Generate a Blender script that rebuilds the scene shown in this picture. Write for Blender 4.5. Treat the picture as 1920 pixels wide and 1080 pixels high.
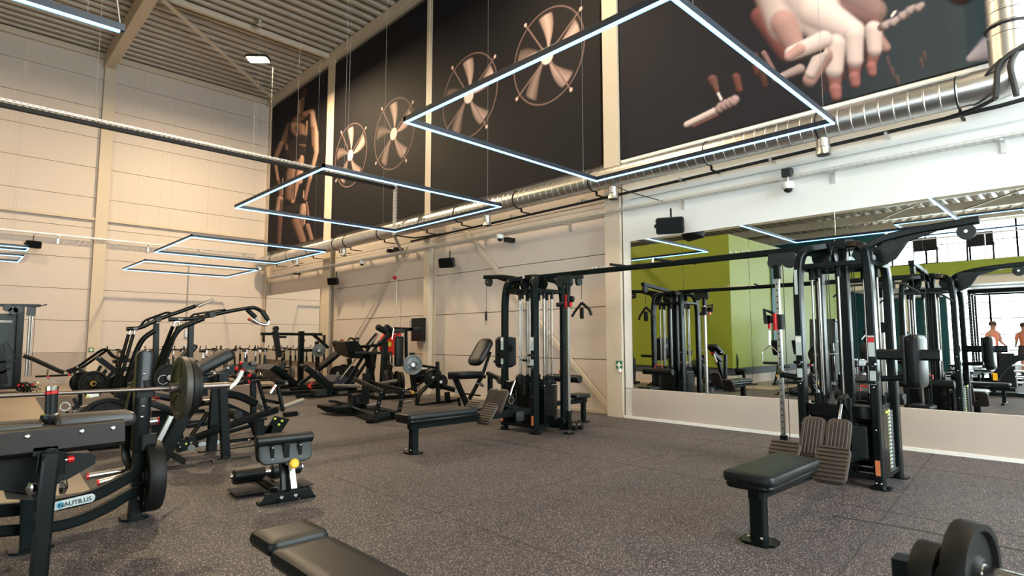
import bpy, math, random
import numpy as np
from mathutils import Vector as V, Matrix
random.seed(7)
S = bpy.context.scene
COL = S.collection
for o in list(bpy.data.objects): bpy.data.objects.remove(o)

# ------------------------------------------------------------------ camera
CH, CF = 1.4, 1089.0
CP, CY = math.atan(97 / 1089.0), math.radians(44.22)
cam = bpy.data.objects.new('camera', bpy.data.cameras.new('camera')); COL.objects.link(cam)
cam.location = (0, 0, CH)
cam.rotation_euler = (math.pi / 2 + CP, 0, -CY)
cam.data.sensor_width = 36; cam.data.lens = CF / 1920 * 36
cam.data.clip_start = .05; cam.data.clip_end = 200
cam.data.dof.use_dof = True; cam.data.dof.focus_distance = 6.5; cam.data.dof.aperture_fstop = 3.2
S.camera = cam
# ------------------------------------------------------------------ world, exposure
S.view_settings.view_transform = 'Standard'; S.view_settings.look = 'None'
S.view_settings.gamma = 1; S.view_settings.use_curve_mapping = False
S.view_settings.exposure = 0.2
W = bpy.data.worlds.new('world'); S.world = W; W.use_nodes = True
W.node_tree.nodes['Background'].inputs[0].default_value = (.75, .9, 1, 1)
W.node_tree.nodes['Background'].inputs[1].default_value = 1.0

def area_light(name, loc, rot, sx, sy, power, color):
    l = bpy.data.lights.new(name, 'AREA'); l.shape = 'RECTANGLE'; l.size = sx; l.size_y = sy
    l.energy = power; l.color = color
    o = bpy.data.objects.new(name, l); o.location = loc; o.rotation_euler = rot; COL.objects.link(o)
    return o
# daylight comes in through the bright window panes of the wall behind the camera (GLASS); unseen end glazing brightens the right wall (GLASS2)
GLASS_POWER, GLASS2_POWER = 11.5, 14.0
LAMP_POWER = 260

# ------------------------------------------------------------------ pixel helpers (photo frame 1920x1080)
_fw = (math.sin(CY), math.cos(CY)); _rt = (math.cos(CY), -math.sin(CY))
def ray(u, v):
    a = (u - 960) / CF; b = (540 - v) / CF
    h = math.cos(CP) - b * math.sin(CP); z = math.sin(CP) + b * math.cos(CP)
    return (_fw[0] * h + _rt[0] * a, _fw[1] * h + _rt[1] * a, z)
def at(u, v, x=None, y=None, z=None):
    r = ray(u, v)
    t = x / r[0] if x is not None else (y / r[1] if y is not None else (z - CH) / r[2])
    return V((r[0] * t, r[1] * t, CH + r[2] * t))
MX = 8.9                                    # the mirror's surface
def mir(u, v, X):                           # a point seen in the mirror at virtual x = X
    p = at(u, v, x=X); return V((2 * MX - p.x, p.y, p.z))

# ------------------------------------------------------------------ materials
MATS = {}
def mat(name, col, rough=.5, metal=0., spec=.5, emit=None, es=0., noise=None, bump=None, coat=0.):
    m = bpy.data.materials.new(name); m.use_nodes = True; MATS[name] = m
    nt = m.node_tree; b = nt.nodes['Principled BSDF']
    b.inputs['Base Color'].default_value = (*col, 1); b.inputs['Roughness'].default_value = rough
    b.inputs['Metallic'].default_value = metal; b.inputs['Specular IOR Level'].default_value = spec
    b.inputs['Coat Weight'].default_value = coat
    if emit: b.inputs['Emission Color'].default_value = (*emit, 1); b.inputs['Emission Strength'].default_value = es
    tc = None
    if noise or bump:
        tc = nt.nodes.new('ShaderNodeTexCoord')
    if noise:                               # (scale, second colour)
        n = nt.nodes.new('ShaderNodeTexNoise'); n.inputs['Scale'].default_value = noise[0]; n.inputs['Detail'].default_value = 4
        nt.links.new(tc.outputs['Object'], n.inputs['Vector'])
        mx = nt.nodes.new('ShaderNodeMix'); mx.data_type = 'RGBA'
        mx.inputs[6].default_value = (*col, 1); mx.inputs[7].default_value = (*noise[1], 1)
        nt.links.new(n.outputs['Fac'], mx.inputs[0]); nt.links.new(mx.outputs[2], b.inputs['Base Color'])
    if bump:                                # (scale, strength)
        n = nt.nodes.new('ShaderNodeTexNoise'); n.inputs['Scale'].default_value = bump[0]
        nt.links.new(tc.outputs['Object'], n.inputs['Vector'])
        bp = nt.nodes.new('ShaderNodeBump'); bp.inputs['Strength'].default_value = bump[1]; bp.inputs['Distance'].default_value = .005
        nt.links.new(n.outputs['Fac'], bp.inputs['Height']); nt.links.new(bp.outputs[0], b.inputs['Normal'])
    return m
FR = mat('powder_coated_black', (.003, .0052, .0056), .27, 0, .14, noise=(6, (.007, .0105, .011)))
FR2 = mat('satin_black', (.004, .0055, .006), .24, 0, .2)
GR = mat('grey_plastic', (.018, .024, .025), .42, 0, .25)
VN = mat('black_vinyl', (.006, .008, .009), .33, 0, .22, bump=(380, .18))
VNB = mat('dark_brown_vinyl', (.020, .017, .016), .34, 0, .35, bump=(300, .15))
RB = mat('black_rubber', (.007, .0075, .0075), .5, 0, .2, bump=(200, .2))
TR = mat('foot_plate_rubber', (.038, .029, .025), .45, 0, .35)
CR = mat('chrome', (.70, .70, .68), .14, 1)
ROD = mat('guide_rod_steel', (.30, .285, .27), .22, 1)
WIRE = mat('thin_wire', (.25, .25, .24), .6, 0, .2)
ST = mat('brushed_steel', (.50, .49, .47), .28, 1)
DK = mat('gunmetal_bar', (.16, .135, .12), .38, .85)
IR = mat('grey_iron', (.11, .12, .12), .42, .5)
OLD = mat('worn_plate', (.05, .043, .03), .5, .2, noise=(9, (.03, .028, .024)))
RED = mat('red_anodised', (.5, .012, .012), .3, .2)
REDB = mat('red_paint', (.55, .02, .012), .45)
YE = mat('yellow_knob', (.85, .42, .01), .45)
WH = mat('white_print', (.75, .75, .72), .5)
STK = mat('sticker_grey', (.45, .52, .52), .35)
OR = mat('orange_sticker', (.65, .2, .07), .5)
BLU = mat('blue_sticker', (.05, .28, .42), .45)
GRN = mat('sign_green', (.01, .16, .07), .5)
GALV = mat('galvanised_steel', (.68, .68, .665), .33, 1, noise=(5, (.56, .56, .55)), bump=(14, .25))
GALV2 = mat('galvanised_tray', (.62, .63, .62), .42, .9)
BRC = mat('black_plastic', (.008, .009, .010), .45, 0, .2)
CABLE = mat('black_cable', (.01, .01, .011), .6)
CREAM = mat('cream_steel_paint', (.56, .475, .375), .5)
WHITE = mat('white_wall_paint', (.78, .78, .76), .6, bump=(60, .05))
SKIRT = mat('white_trim', (.78, .77, .74), .5)
LOWW = mat('kick_wall_paint', (.43, .365, .315), .6, noise=(2.2, (.47, .405, .35)))
LED = mat('led_strip', (.6, .8, 1), .4, emit=(.16, .48, 1.0), es=3.6)
LEDH = mat('led_housing', (.004, .010, .022), .4)
LAMP = mat('lamp_glass', (1, 1, 1), .4, emit=(1, .84, .60), es=60)
GREEN = mat('lime_green_paint', (.20, .235, .014), .5)
TEAL = mat('teal_paint', (.008, .085, .105), .55)
DGREY = mat('dark_grey_plinth', (.035, .045, .05), .6)
MIRR = mat('mirror_glass', (.90, .93, .92), 0.0, 1)
GLASS = mat('daylit_glass', (.9, .95, 1), .3, emit=(.84, .97, 1.0), es=GLASS_POWER)
GLASS2 = mat('end_fill_glass', (.9, .95, 1), .3, emit=(.84, .97, 1.0), es=GLASS2_POWER)  # glow of the unseen end glazing, set to brighten the right wall
SKIN = mat('skin', (.45, .20, .12), .6)
ORT = mat('orange_shirt', (.62, .17, .09), .7)
SHORT = mat('dark_shorts', (.03, .015, .02), .8)
HAIR = mat('brown_hair', (.05, .025, .015), .7)

def floor_mat():
    m = bpy.data.materials.new('speckled_rubber_tiles'); m.use_nodes = True
    nt = m.node_tree; b = nt.nodes['Principled BSDF']; L = nt.links
    tc = nt.nodes.new('ShaderNodeTexCoord')
    def N(t, **k):
        n = nt.nodes.new(t)
        for a, c in k.items(): n.inputs[a].default_value = c
        L.new(tc.outputs['Object'], n.inputs['Vector']); return n
    def ramp(src, p0, p1, c0=(0, 0, 0, 1), c1=(1, 1, 1, 1)):
        r = nt.nodes.new('ShaderNodeValToRGB'); e = r.color_ramp.elements
        e[0].position = p0; e[1].position = p1; e[0].color = c0; e[1].color = c1
        L.new(src, r.inputs[0]); return r.outputs[0]
    def mix(f, a, c2):
        x = nt.nodes.new('ShaderNodeMix'); x.data_type = 'RGBA'; L.new(f, x.inputs[0])
        if isinstance(a, tuple): x.inputs[6].default_value = a
        else: L.new(a, x.inputs[6])
        if isinstance(c2, tuple): x.inputs[7].default_value = c2
        else: L.new(c2, x.inputs[7])
        return x.outputs[2]
    big = N('ShaderNodeTexNoise', Scale=.8, Detail=5.)
    base = ramp(big.outputs['Fac'], .3, .7, (.026, .0225, .026, 1), (.042, .036, .039, 1))
    sp = N('ShaderNodeTexVoronoi', Scale=105.)
    spots = ramp(sp.outputs['Distance'], .24, .40, (1, 1, 1, 1), (0, 0, 0, 1))
    sel = ramp(sp.outputs['Color'], .42, .5)
    mul = nt.nodes.new('ShaderNodeMath'); mul.operation = 'MULTIPLY'; L.new(spots, mul.inputs[0]); L.new(sel, mul.inputs[1])
    col = mix(mul.outputs[0], base, (.43, .375, .37, 1))
    sp2 = N('ShaderNodeTexVoronoi', Scale=48.)
    s2 = ramp(sp2.outputs['Distance'], .10, .17, (1, 1, 1, 1), (0, 0, 0, 1))
    sl2 = ramp(sp2.outputs['Color'], .62, .68)
    m2 = nt.nodes.new('ShaderNodeMath'); m2.operation = 'MULTIPLY'; L.new(s2, m2.inputs[0]); L.new(sl2, m2.inputs[1])
    col = mix(m2.outputs[0], col, (.55, .46, .41, 1))
    L.new(col, b.inputs['Base Color']); b.inputs['Roughness'].default_value = .62; b.inputs['Specular IOR Level'].default_value = .35
    bp = nt.nodes.new('ShaderNodeBump'); bp.inputs['Strength'].default_value = .25; bp.inputs['Distance'].default_value = .003
    n3 = N('ShaderNodeTexNoise', Scale=180.); L.new(n3.outputs['Fac'], bp.inputs['Height']); L.new(bp.outputs[0], b.inputs['Normal'])
    return m
FLOOR = floor_mat()
SEAM = mat('tile_seam', (.026, .023, .024), .8)
BEIGE = mat('beige_vinyl_floor', (.33, .265, .20), .42, noise=(1.3, (.27, .215, .165)))

def panel_mat():
    # cream sandwich panels, one cream tint with slight random mottling; joints are real grooves in the mesh
    m = mat('cream_wall_panel', (.59, .515, .465), .5, noise=(.6, (.56, .485, .435)), bump=(2.0, .1))
    return m
PANEL = panel_mat()
PANELD = mat('taupe_wall_panel', (.40, .335, .29), .55, noise=(.8, (.37, .31, .27)))
DECK = mat('roof_deck_metal', (.42, .37, .31), .45, .1)

# ------------------------------------------------------------------ geometry builder
X1, Y1, Z1 = V((1, 0, 0)), V((0, 1, 0)), V((0, 0, 1))
def vv(p): return p if isinstance(p, V) else V(p)
def fillet(pts, r, n=5):
    pts = [vv(p) for p in pts]; out = [pts[0]]
    for i in range(1, len(pts) - 1):
        a, b, c = pts[i - 1], pts[i], pts[i + 1]
        d1, d2 = a - b, c - b; l1, l2 = d1.length, d2.length
        rr = min(r, l1 * .48, l2 * .48)
        p, q = b + d1 / l1 * rr, b + d2 / l2 * rr
        for k in range(n + 1):
            t = k / n; out.append(p * (1 - t) ** 2 + b * 2 * t * (1 - t) + q * t * t)
    out.append(pts[-1]); return out
class G:
    def __init__(s): s.v = []; s.f = []
    def add(s, vs, fs):
        o = len(s.v); s.v += [tuple(x) for x in vs]; s.f += [tuple(i + o for i in f) for f in fs]; return s
    def box(s, c, size, ex=X1, ey=Y1, ez=None, ch=.0):
        c = vv(c); ez = ez or ex.cross(ey)
        a, b, h = size[0] / 2, size[1] / 2, size[2] / 2
        if ch:
            k = min(ch, a * .45, b * .45)
            pr = [(a - k, b), (-a + k, b), (-a, b - k), (-a, -b + k), (-a + k, -b), (a - k, -b), (a, -b + k), (a, b - k)]
            return s.add([c + ex * p[0] + ey * p[1] + ez * t for t in (-h, h) for p in pr],
                         [tuple(range(8)), tuple(range(8, 16))] + [(i, (i + 1) % 8, 8 + (i + 1) % 8, 8 + i) for i in range(8)])
        vs = [c + ex * (i * a) + ey * (j * b) + ez * (k * h) for i in (-1, 1) for j in (-1, 1) for k in (-1, 1)]
        return s.add(vs, [(0, 1, 3, 2), (4, 6, 7, 5), (0, 4, 5, 1), (2, 3, 7, 6), (0, 2, 6, 4), (1, 5, 7, 3)])
    def sweep(s, pts, prof, up=Z1, closed=False):
        pts = [vv(p) for p in pts]; n = len(pts); m = len(prof); vs = []
        for i, p in enumerate(pts):
            if closed: t = pts[(i + 1) % n] - pts[i - 1]
            elif i == 0: t = pts[1] - pts[0]
            elif i == n - 1: t = pts[-1] - pts[-2]
            else: t = (pts[i + 1] - p).normalized() + (p - pts[i - 1]).normalized()
            t = t.normalized()
            sd = t.cross(up)
            if sd.length < 1e-3: sd = t.cross(X1 if abs(up.x) < .9 else Y1)
            sd.normalize(); u2 = sd.cross(t).normalized()
            vs += [p + sd * a + u2 * b for a, b in prof]
        fs = []
        for i in range(n if closed else n - 1):
            j = (i + 1) % n
            fs += [(i * m + k, i * m + (k + 1) % m, j * m + (k + 1) % m, j * m + k) for k in range(m)]
        if not closed: fs += [tuple(range(m))[::-1], tuple(range((n - 1) * m, n * m))]
        return s.add(vs, fs)
    def rail(s, pts, w, h, up=Z1, fr=0., ch=.006):      # rectangular tube; w across 'up', h along it
        if fr: pts = fillet(pts, fr, 6)
        a, b = w / 2, h / 2; k = min(ch, a * .4, b * .4)
        return s.sweep(pts, [(a - k, b), (-a + k, b), (-a, b - k), (-a, -b + k), (-a + k, -b), (a - k, -b), (a, -b + k), (a, b - k)], up)
    def tube(s, pts, r, n=10, fr=0.):
        if fr: pts = fillet(pts, fr, 6)
        pts = [vv(p) for p in pts]
        d = pts[-1] - pts[0]
        up = V((.31, .2, .93)).normalized()
        # parallel transport
        vs = []; N = len(pts); prev = None
        for i, p in enumerate(pts):
            t = (pts[min(i + 1, N - 1)] - pts[max(i - 1, 0)]).normalized()
            if prev is None:
                a = t.cross(up)
                if a.length < .1: a = t.cross(X1)
            else: a = prev - t * prev.dot(t)
            a.normalize(); prev = a; b = t.cross(a)
            vs += [p + a * (r * math.cos(6.28318 * k / n)) + b * (r * math.sin(6.28318 * k / n)) for k in range(n)]
        fs = [(i * n + k, i * n + (k + 1) % n, (i + 1) * n + (k + 1) % n, (i + 1) * n + k) for i in range(N - 1) for k in range(n)]
        fs += [tuple(range(n))[::-1], tuple(range((N - 1) * n, N * n))]
        return s.add(vs, fs)
    def rev(s, p, axis, prof, n=24):                    # prof: (radius, distance along axis)
        p = vv(p); ax = vv(axis).normalized()
        a = ax.cross(Z1 if abs(ax.z) < .9 else X1).normalized(); b = ax.cross(a)
        vs = []; 
        for r, t in prof:
            r = max(r, 1e-4)
            vs += [p + ax * t + a * (r * math.cos(6.28318 * k / n)) + b * (r * math.sin(6.28318 * k / n)) for k in range(n)]
        m = len(prof)
        fs = [(i * n + k, i * n + (k + 1) % n, (i + 1) * n + (k + 1) % n, (i + 1) * n + k) for i in range(m - 1) for k in range(n)]
        fs += [tuple(range(n))[::-1], tuple(range((m - 1) * n, m * n))]
        return s.add(vs, fs)
    def cyl(s, p, q, r, n=16, b=.0):
        p, q = vv(p), vv(q); L = (q - p).length
        pr = [(r, 0), (r, L)] if not b else [(r - b, 0), (r, b), (r, L - b), (r - b, L)]
        return s.rev(p, q - p, pr, n)
    def pad(s, c, ex, ey, lx, ly, th, cr=.05, br=.02):  # upholstered pad, thickness along ex x ey
        c = vv(c); ex = vv(ex).normalized(); ey = vv(ey).normalized(); ez = ex.cross(ey).normalized()
        def ring(inset, t):
            r = max(cr - inset, .004); a, b = lx / 2 - inset, ly / 2 - inset; r = min(r, a * .98, b * .98); o = []
            for (sx, sy, a0) in ((1, 1, 0), (-1, 1, 90), (-1, -1, 180), (1, -1, 270)):
                for k in range(6):
                    an = math.radians(a0 + 18 * k)
                    o.append(c + ex * (sx * (a - r) + r * math.cos(an)) + ey * (sy * (b - r) + r * math.sin(an)) + ez * t)
            return o
        h = th / 2; br = min(br, h * .9)
        lv = [(br * 1.0, -h), (br * .3, -h + br * .3), (0, -h + br), (0, -h + br * 1.15), (0, h - br), (br * .3, h - br * .3), (br, h), (br * 2.2, h + .002)]
        vs = []
        for i, t in lv: vs += ring(i, t)
        n = 24; m = len(lv)
        fs = [(i * n + k, i * n + (k + 1) % n, (i + 1) * n + (k + 1) % n, (i + 1) * n + k) for i in range(m - 1) for k in range(n)]
        fs += [tuple(range(n))[::-1], tuple(range((m - 1) * n, m * n))]
        return s.add(vs, fs)
    def prism(s, pts, vec):
        pts = [vv(p) for p in pts]; vec = vv(vec); n = len(pts)
        return s.add(pts + [p + vec for p in pts], [tuple(range(n))[::-1], tuple(range(n, 2 * n))] + [(i, (i + 1) % n, n + (i + 1) % n, n + i) for i in range(n)])
    def torus(s, c, axis, R, r, n=28, m=8):
        ax = vv(axis).normalized(); a = ax.cross(Z1 if abs(ax.z) < .9 else X1).normalized(); b = ax.cross(a); c = vv(c)
        return s.sweep([c + a * (R * math.cos(6.28318 * i / n)) + b * (R * math.sin(6.28318 * i / n)) for i in range(n)],
                       [(r * math.cos(6.28318 * k / m), r * math.sin(6.28318 * k / m)) for k in range(m)], ax, True)
    def bolts(s, pts, axis, r=.009):
        for p in pts: s.rev(p, axis, [(r, 0), (r, r * .5), (r * .6, r * .9)], 8)
        return s

def mesh_obj(name, g, m, base=V((0, 0, 0)), smooth=True):
    me = bpy.data.meshes.new(name)
    me.from_pydata([(x - base.x, y - base.y, z - base.z) for x, y, z in g.v], [], g.f)
    import bmesh
    bm = bmesh.new(); bm.from_mesh(me); bmesh.ops.recalc_face_normals(bm, faces=bm.faces); bm.to_mesh(me); bm.free()
    if smooth:
        me.polygons.foreach_set('use_smooth', [True] * len(me.polygons)); me.set_sharp_from_angle(angle=math.radians(38))
    me.materials.append(m)
    o = bpy.data.objects.new(name, me); COL.objects.link(o); return o
def thing(name, label, cat, base, group=None):
    o = bpy.data.objects.new(name, None); COL.objects.link(o); o.location = base; o.empty_display_size = .1
    o['label'] = label; o['category'] = cat
    if group: o['group'] = group
    return o
def base_of(o):
    b = V(o.location)
    while o.parent: o = o.parent; b = b + V(o.location)
    return b
SPLIT = {'grip_web', 'bar_hook', 'beam_underplate', 'top_pulley', 'rod_sleeve', 'arm_pulley', 'pulley', 'guide_rod', 'lift_cable', 'bolt', 'bottle_holder', 'grip_cup', 'band_hoop', 'mount_strap', 'row_pulley', 'side_rail', 'chin_up_grip', 'suspension_wire', 'hook_eye',
         'curved_guard', 'rear_frame', 'plate_bracket', 'red_clip', 'upright', 'side_frame', 'knob', 'adjuster', 'base_frame', 'brace', 'pull_cable', 'cross_beam', 'rack_rung', 'seat_linkage', 'lower_linkage', 'fingers', 'hanger_clamp', 'pivot_bracket', 'bench_frame', 'tray_bracket', 'shorts', 'carriage_handle'}
def pieces(g):
    n = len(g.v); par = list(range(n))
    def find(a):
        while par[a] != a: par[a] = par[par[a]]; a = par[a]
        return a
    for f in g.f:
        r = find(f[0])
        for i in f[1:]: par[find(i)] = r
    out = {}
    for f in g.f: out.setdefault(find(f[0]), []).append(f)
    res = []
    for fs in out.values():
        ids = sorted({i for f in fs for i in f}); mp = {i: k for k, i in enumerate(ids)}
        h = G(); h.v = [g.v[i] for i in ids]; h.f = [tuple(mp[i] for i in f) for f in fs]; res.append(h)
    return res
def part(name, g, m, parent, label=None, smooth=True):
    if name in SPLIT:
        ps = pieces(g)
        if 1 < len(ps) <= 12:
            for h in ps: o = part1(name, h, m, parent, label, smooth)
            return o
    return part1(name, g, m, parent, label, smooth)
def part1(name, g, m, parent, label=None, smooth=True):
    o = mesh_obj(name, g, m, base_of(parent), smooth); o.parent = parent
    if label: o['label'] = label
    return o
def solo(name, g, m, label, cat, group=None, base=None, smooth=True):
    b = V(base) if base is not None else V((sum(p[0] for p in g.v) / len(g.v), sum(p[1] for p in g.v) / len(g.v), min(p[2] for p in g.v)))
    o = mesh_obj(name, g, m, b, smooth); o.location = b; o['label'] = label; o['category'] = cat
    if group: o['group'] = group
    return o
def struct(name, g, m, parent=None, smooth=False):
    o = mesh_obj(name, g, m, smooth=smooth); o['kind'] = 'structure'
    if parent: o.parent = parent
    return o
def copy_tree(o, loc=None, rotz=None, label=None, parent=None):
    c = o.copy(); COL.objects.link(c)
    if parent: c.parent = parent
    for ch in [k for k in o.children]: copy_tree(ch, parent=c)
    if loc is not None: c.location = loc
    if rotz is not None: c.rotation_euler = (0, 0, rotz)
    if label: c['label'] = label
    return c
def text(name, s, size, loc, ex, ey, m, parent, ext=.001):
    cu = bpy.data.curves.new('t', 'FONT'); cu.body = s; cu.size = size; cu.extrude = ext; cu.align_x = 'CENTER'; cu.align_y = 'CENTER'
    t = bpy.data.objects.new('t', cu); COL.objects.link(t)
    bpy.context.view_layer.update()
    me = bpy.data.meshes.new_from_object(t.evaluated_get(bpy.context.evaluated_depsgraph_get()))
    bpy.data.objects.remove(t)
    ex = vv(ex).normalized(); ey = vv(ey).normalized(); ez = ex.cross(ey); b = base_of(parent) if parent else V((0, 0, 0))
    loc = vv(loc)
    for v in me.vertices:
        c = v.co.copy(); v.co = loc + ex * c.x + ey * c.y + ez * c.z - b
    me.materials.clear(); me.materials.append(m)
    o = bpy.data.objects.new(name, me); COL.objects.link(o); o.parent = parent
    return o

# ================================================================== THE SHELL
YF, WX, CZ = 23.3, 9.1, 11.1
RX0, RY0 = -14.0, -7.0
g = G().box((-2.45, 8.15, -.1), (23.1 + .4, 30.3 + .4, .2)); struct('floor', g, FLOOR)
# beige vinyl lane beside the rubber tiles
g = G().prism([(1.05, 6.70, .001), (1.06, 6.77, .001), (1.44, 14.1, .001), (1.66, 18.3, .001), (9.0, 18.9, .001), (9.0, 23.2, .001), (-4, 23.2, .001), (-4, 16.2, .001), (.25, 16.2, .001), (-2.6, 8.1, .001), (-2.6, 6.7, .001)], (0, 0, .004))
struct('trim_1', g, BEIGE)
g = G()
for x in (2.95, 5.6, 7.75):
    g.box((x, 6.5, .0008), (.003, 24.6, .0016))
for y in (-2.1, 3.9, 7.2, 10.4):
    g.box((5.3, y, .0008), (7.0, .003, .0016))
g2 = G().prism([(8.85, 1.62, .001), (8.85, 1.628, .001), (4.12, 1.241, .001), (1.2, 1.006, .001), (1.2, 1.0, .001), (4.12, 1.235, .001)], (0, 0, .0016))
struct('trim_2', g, SEAM)
struct('trim_2', g2, SEAM)
g = G().prism([at(1560, 966, z=0), at(1700, 989, z=0), at(1960, 1040, z=0), at(1960, 1042, z=0), at(1700, 991, z=0), at(1560, 968, z=0)], (0, 0, .002)); struct('trim_2', g, SEAM)
# ceiling: corrugated roof deck, ribs along X
LR = -6.5; CZ2 = 6.75                           # lower roof on the window side
g = G(); pts = []; y = RY0
while y < YF + .2:
    pts += [(y, 0), (y + .12, 0), (y + .16, .17), (y + .34, .17)]; y += .38
for i in range(len(pts) - 1):
    a, b = pts[i], pts[i + 1]
    g.add([(LR, a[0], CZ + a[1]), (WX, a[0], CZ + a[1]), (WX, b[0], CZ + b[1]), (LR, b[0], CZ + b[1])], [(0, 1, 2, 3)])
    g.add([(RX0, a[0], CZ2 + a[1]), (LR, a[0], CZ2 + a[1]), (LR, b[0], CZ2 + b[1]), (RX0, b[0], CZ2 + b[1])], [(0, 1, 2, 3)])
g.box(((LR + WX) / 2, 8.15, CZ + .3), (WX - LR + .4, 31, .1)); g.box(((LR + RX0) / 2, 8.15, CZ2 + .3), (LR - RX0 + .4, 31, .1))
struct('ceiling', g, DECK)
# far wall: sandwich panels with grooves, taupe band at the foot
def panel_wall(name, axis, pos, a0, a1, z0, z1, m, step=.62, th=.2, sign=1, ve=None):
    g = G(); z = z0
    while z < z1 - .01:
        h = min(step, z1 - z); zc = z + h / 2
        if axis == 'y': g.box(((a0 + a1) / 2, pos + th / 2 * sign, zc), (a1 - a0, th, h - .014))
        else: g.box((pos + th / 2 * sign, (a0 + a1) / 2, zc), (th, a1 - a0, h - .014))
        z += h
    return struct(name, g, m)
panel_wall('wall_back', 'y', YF, RX0, WX + .2, 1.0, CZ, PANEL, 1.02)
g = G().box(((RX0 + WX) / 2, YF + .1, .5), (WX - RX0 + .2, .2, 1.0)); struct('wall_back', g, PANELD)
g = G().box(((RX0 + WX) / 2, YF + .2, 5.5), (WX - RX0 + .4, .12, 11.2)); struct('wall_back', g, PANELD)
# right wall: panels beyond the mirror bay
panel_wall('wall_right', 'x', WX, 6.0, YF, 0.0, CZ, PANEL, 1.02)
g = G().box((WX + .3, (RY0 + YF) / 2, 5.5), (.12, YF - RY0 + .4, 11.3)); struct('wall_right', g, PANELD)
# built-out white wall that carries the mirrors
g = G()
g.box((WX - .085, (RY0 + 6.2) / 2, 3.96), (.23 - .02, 6.2 - RY0, 1.52))           # band above mirrors
g.box((WX - .085, 6.12, 1.86), (.21, .16, 2.68))                                 # left jamb
struct('wall_right', g, WHITE)
g = G().box((WX - .05, (RY0 + 6.2) / 2, 1.85), (.24, 6.2 - RY0, 2.7)); struct('wall_right', g, WHITE)
g = G().box((WX - .1, (RY0 + 6.04) / 2, .265), (.27, 6.04 - RY0, .53)); struct('wall_right', g, LOWW)
g = G().box((WX - .085, 6.12, .265), (.21, .16, .53)); struct('trim_3', g, WHITE)
g = G().box((WX - .235, (RY0 + 6.2) / 2, .022), (.03, 6.2 - RY0, .044)); struct('baseboard_right', g, SKIRT)
g = G().box((WX - .01, (6.6 + YF) / 2, .03), (.05, YF - 6.6, .06)); struct('baseboard_right', g, CREAM)
g = G().box((WX - .04, (RY0 + 6.2) / 2, 7.9), (.16, 6.2 - RY0, 6.4)); struct('wall_right', g, WHITE)
g = G().box((WX - .2, (RY0 + 6.2) / 2, 4.72), (.04, 6.2 - RY0, .05)); struct('trim_4', g, SKIRT)
# glazed wall behind the camera and the end wall, whose glazing is unseen and serves the light
g = G()
def wall_x(g, x, y0, y1, z0, z1): g.box((x, (y0 + y1) / 2, (z0 + z1) / 2), (.2, y1 - y0, z1 - z0))
def wall_y(g, y, x0, x1, z0, z1): g.box(((x0 + x1) / 2, y, (z0 + z1) / 2), (x1 - x0, .2, z1 - z0))
wall_x(g, RX0, RY0, 5.0, 0, .3); wall_x(g, RX0, RY0, 7.2, 3.65, 4.85); wall_x(g, RX0, RY0, YF, 6.45, 6.9)
struct('wall_left', g, WHITE)
g = G(); wall_x(g, RX0, 5.0, YF, 0, 4.85); wall_x(g, RX0, 7.2, YF, 4.85, 6.45); struct('wall_left', g, TEAL)
wn = 0
for z0, z1, y0, y1, n in ((.3, 3.65, RY0, 5.0, 8), (4.85, 6.45, RY0, 7.2, 9)):
    w = (y1 - y0) / n
    for i in range(n):
        wn += 1; a = y0 + i * w
        root = bpy.data.objects.new('window_%d' % wn, None); COL.objects.link(root); root['kind'] = 'structure'; root.location = (RX0, a + w / 2, z0)
        gl = G().box((RX0 - .04, a + w / 2, (z0 + z1) / 2), (.02, w, z1 - z0)); part('window_pane', gl, GLASS, root, smooth=False)
        fr = G()
        for yy in (a, a + w): fr.box((RX0 + .04, yy, (z0 + z1) / 2), (.08, .07, z1 - z0))
        k = 5 if z0 < 1 else 2
        for j in range(k + 1): fr.box((RX0 + .03, a + w / 2, z0 + (z1 - z0) * j / k), (.06, w, .05))
        part('window_frame', fr, GALV2, root, smooth=False)
g = G(); wall_y(g, RY0, RX0, 1.6, 0, CZ); wall_y(g, RY0, 1.6, WX, 0, 1.6); wall_y(g, RY0, 1.6, WX, 8.4, CZ); struct('wall_front', g, WHITE)
root = bpy.data.objects.new('window_%d' % (wn + 1), None); COL.objects.link(root); root['kind'] = 'structure'; root.location = (5.3, RY0, 1.6)
part('window_pane', G().box((5.35, RY0 - .03, 5.0), (7.5, .02, 6.8)), GLASS2, root, smooth=False)  # unseen glowing pane, serves to brighten the near right wall
fr = G()
for i in range(6): fr.box((1.6 + 1.5 * i, RY0 + .04, 5), (.07, .1, 6.8))
for i in range(6): fr.box((5.35, RY0 + .04, 1.6 + 1.36 * i), (7.5, .1, .06))
part('window_frame', fr, GALV2, root, smooth=False)
# roof steel: edge beams, main beam, cross purlins, diagonal ties (structure)
g = G()
g.rail([(WX - .25, RY0, CZ - .14), (WX - .25, YF, CZ - .14)], .22, .26); struct('trim_5', g, CREAM)
g = G(); g.rail([(3.45, 7.0, CZ - .25), (3.45, YF, CZ - .25)], .3, .5); struct('trim_6', g, CREAM)
g = G(); g.rail([(-2.0, RY0, CZ - .25), (-2.0, YF, CZ - .25)], .2, .5); struct('trim_7', g, CREAM)
for xx in (-7.6, -10.4, -13.0):
    g = G().rail([(xx, RY0, CZ2 - .16), (xx, YF, CZ2 - .16)], .16, .32); struct('trim_23', g, CREAM)
g = G().box((LR, 8.15, (CZ + CZ2) / 2), (.2, 30.3, CZ - CZ2)); struct('wall_left', g, PANEL)
g = G()
for yy in (-4.5, -1.5, 1.5, 4.5): g.rail([(-7.6, yy, CZ2 - .3), (-10.4, yy + 2.2, CZ2 - .3)], .06, .06)
struct('trim_24', g, CREAM)
g = G()
for yy in (0.3, 6.35, 12.3, 17.95):
    g.rail([(LR, yy, CZ - .10), (WX - .1, yy, CZ - .10)], .12, .16)
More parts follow.
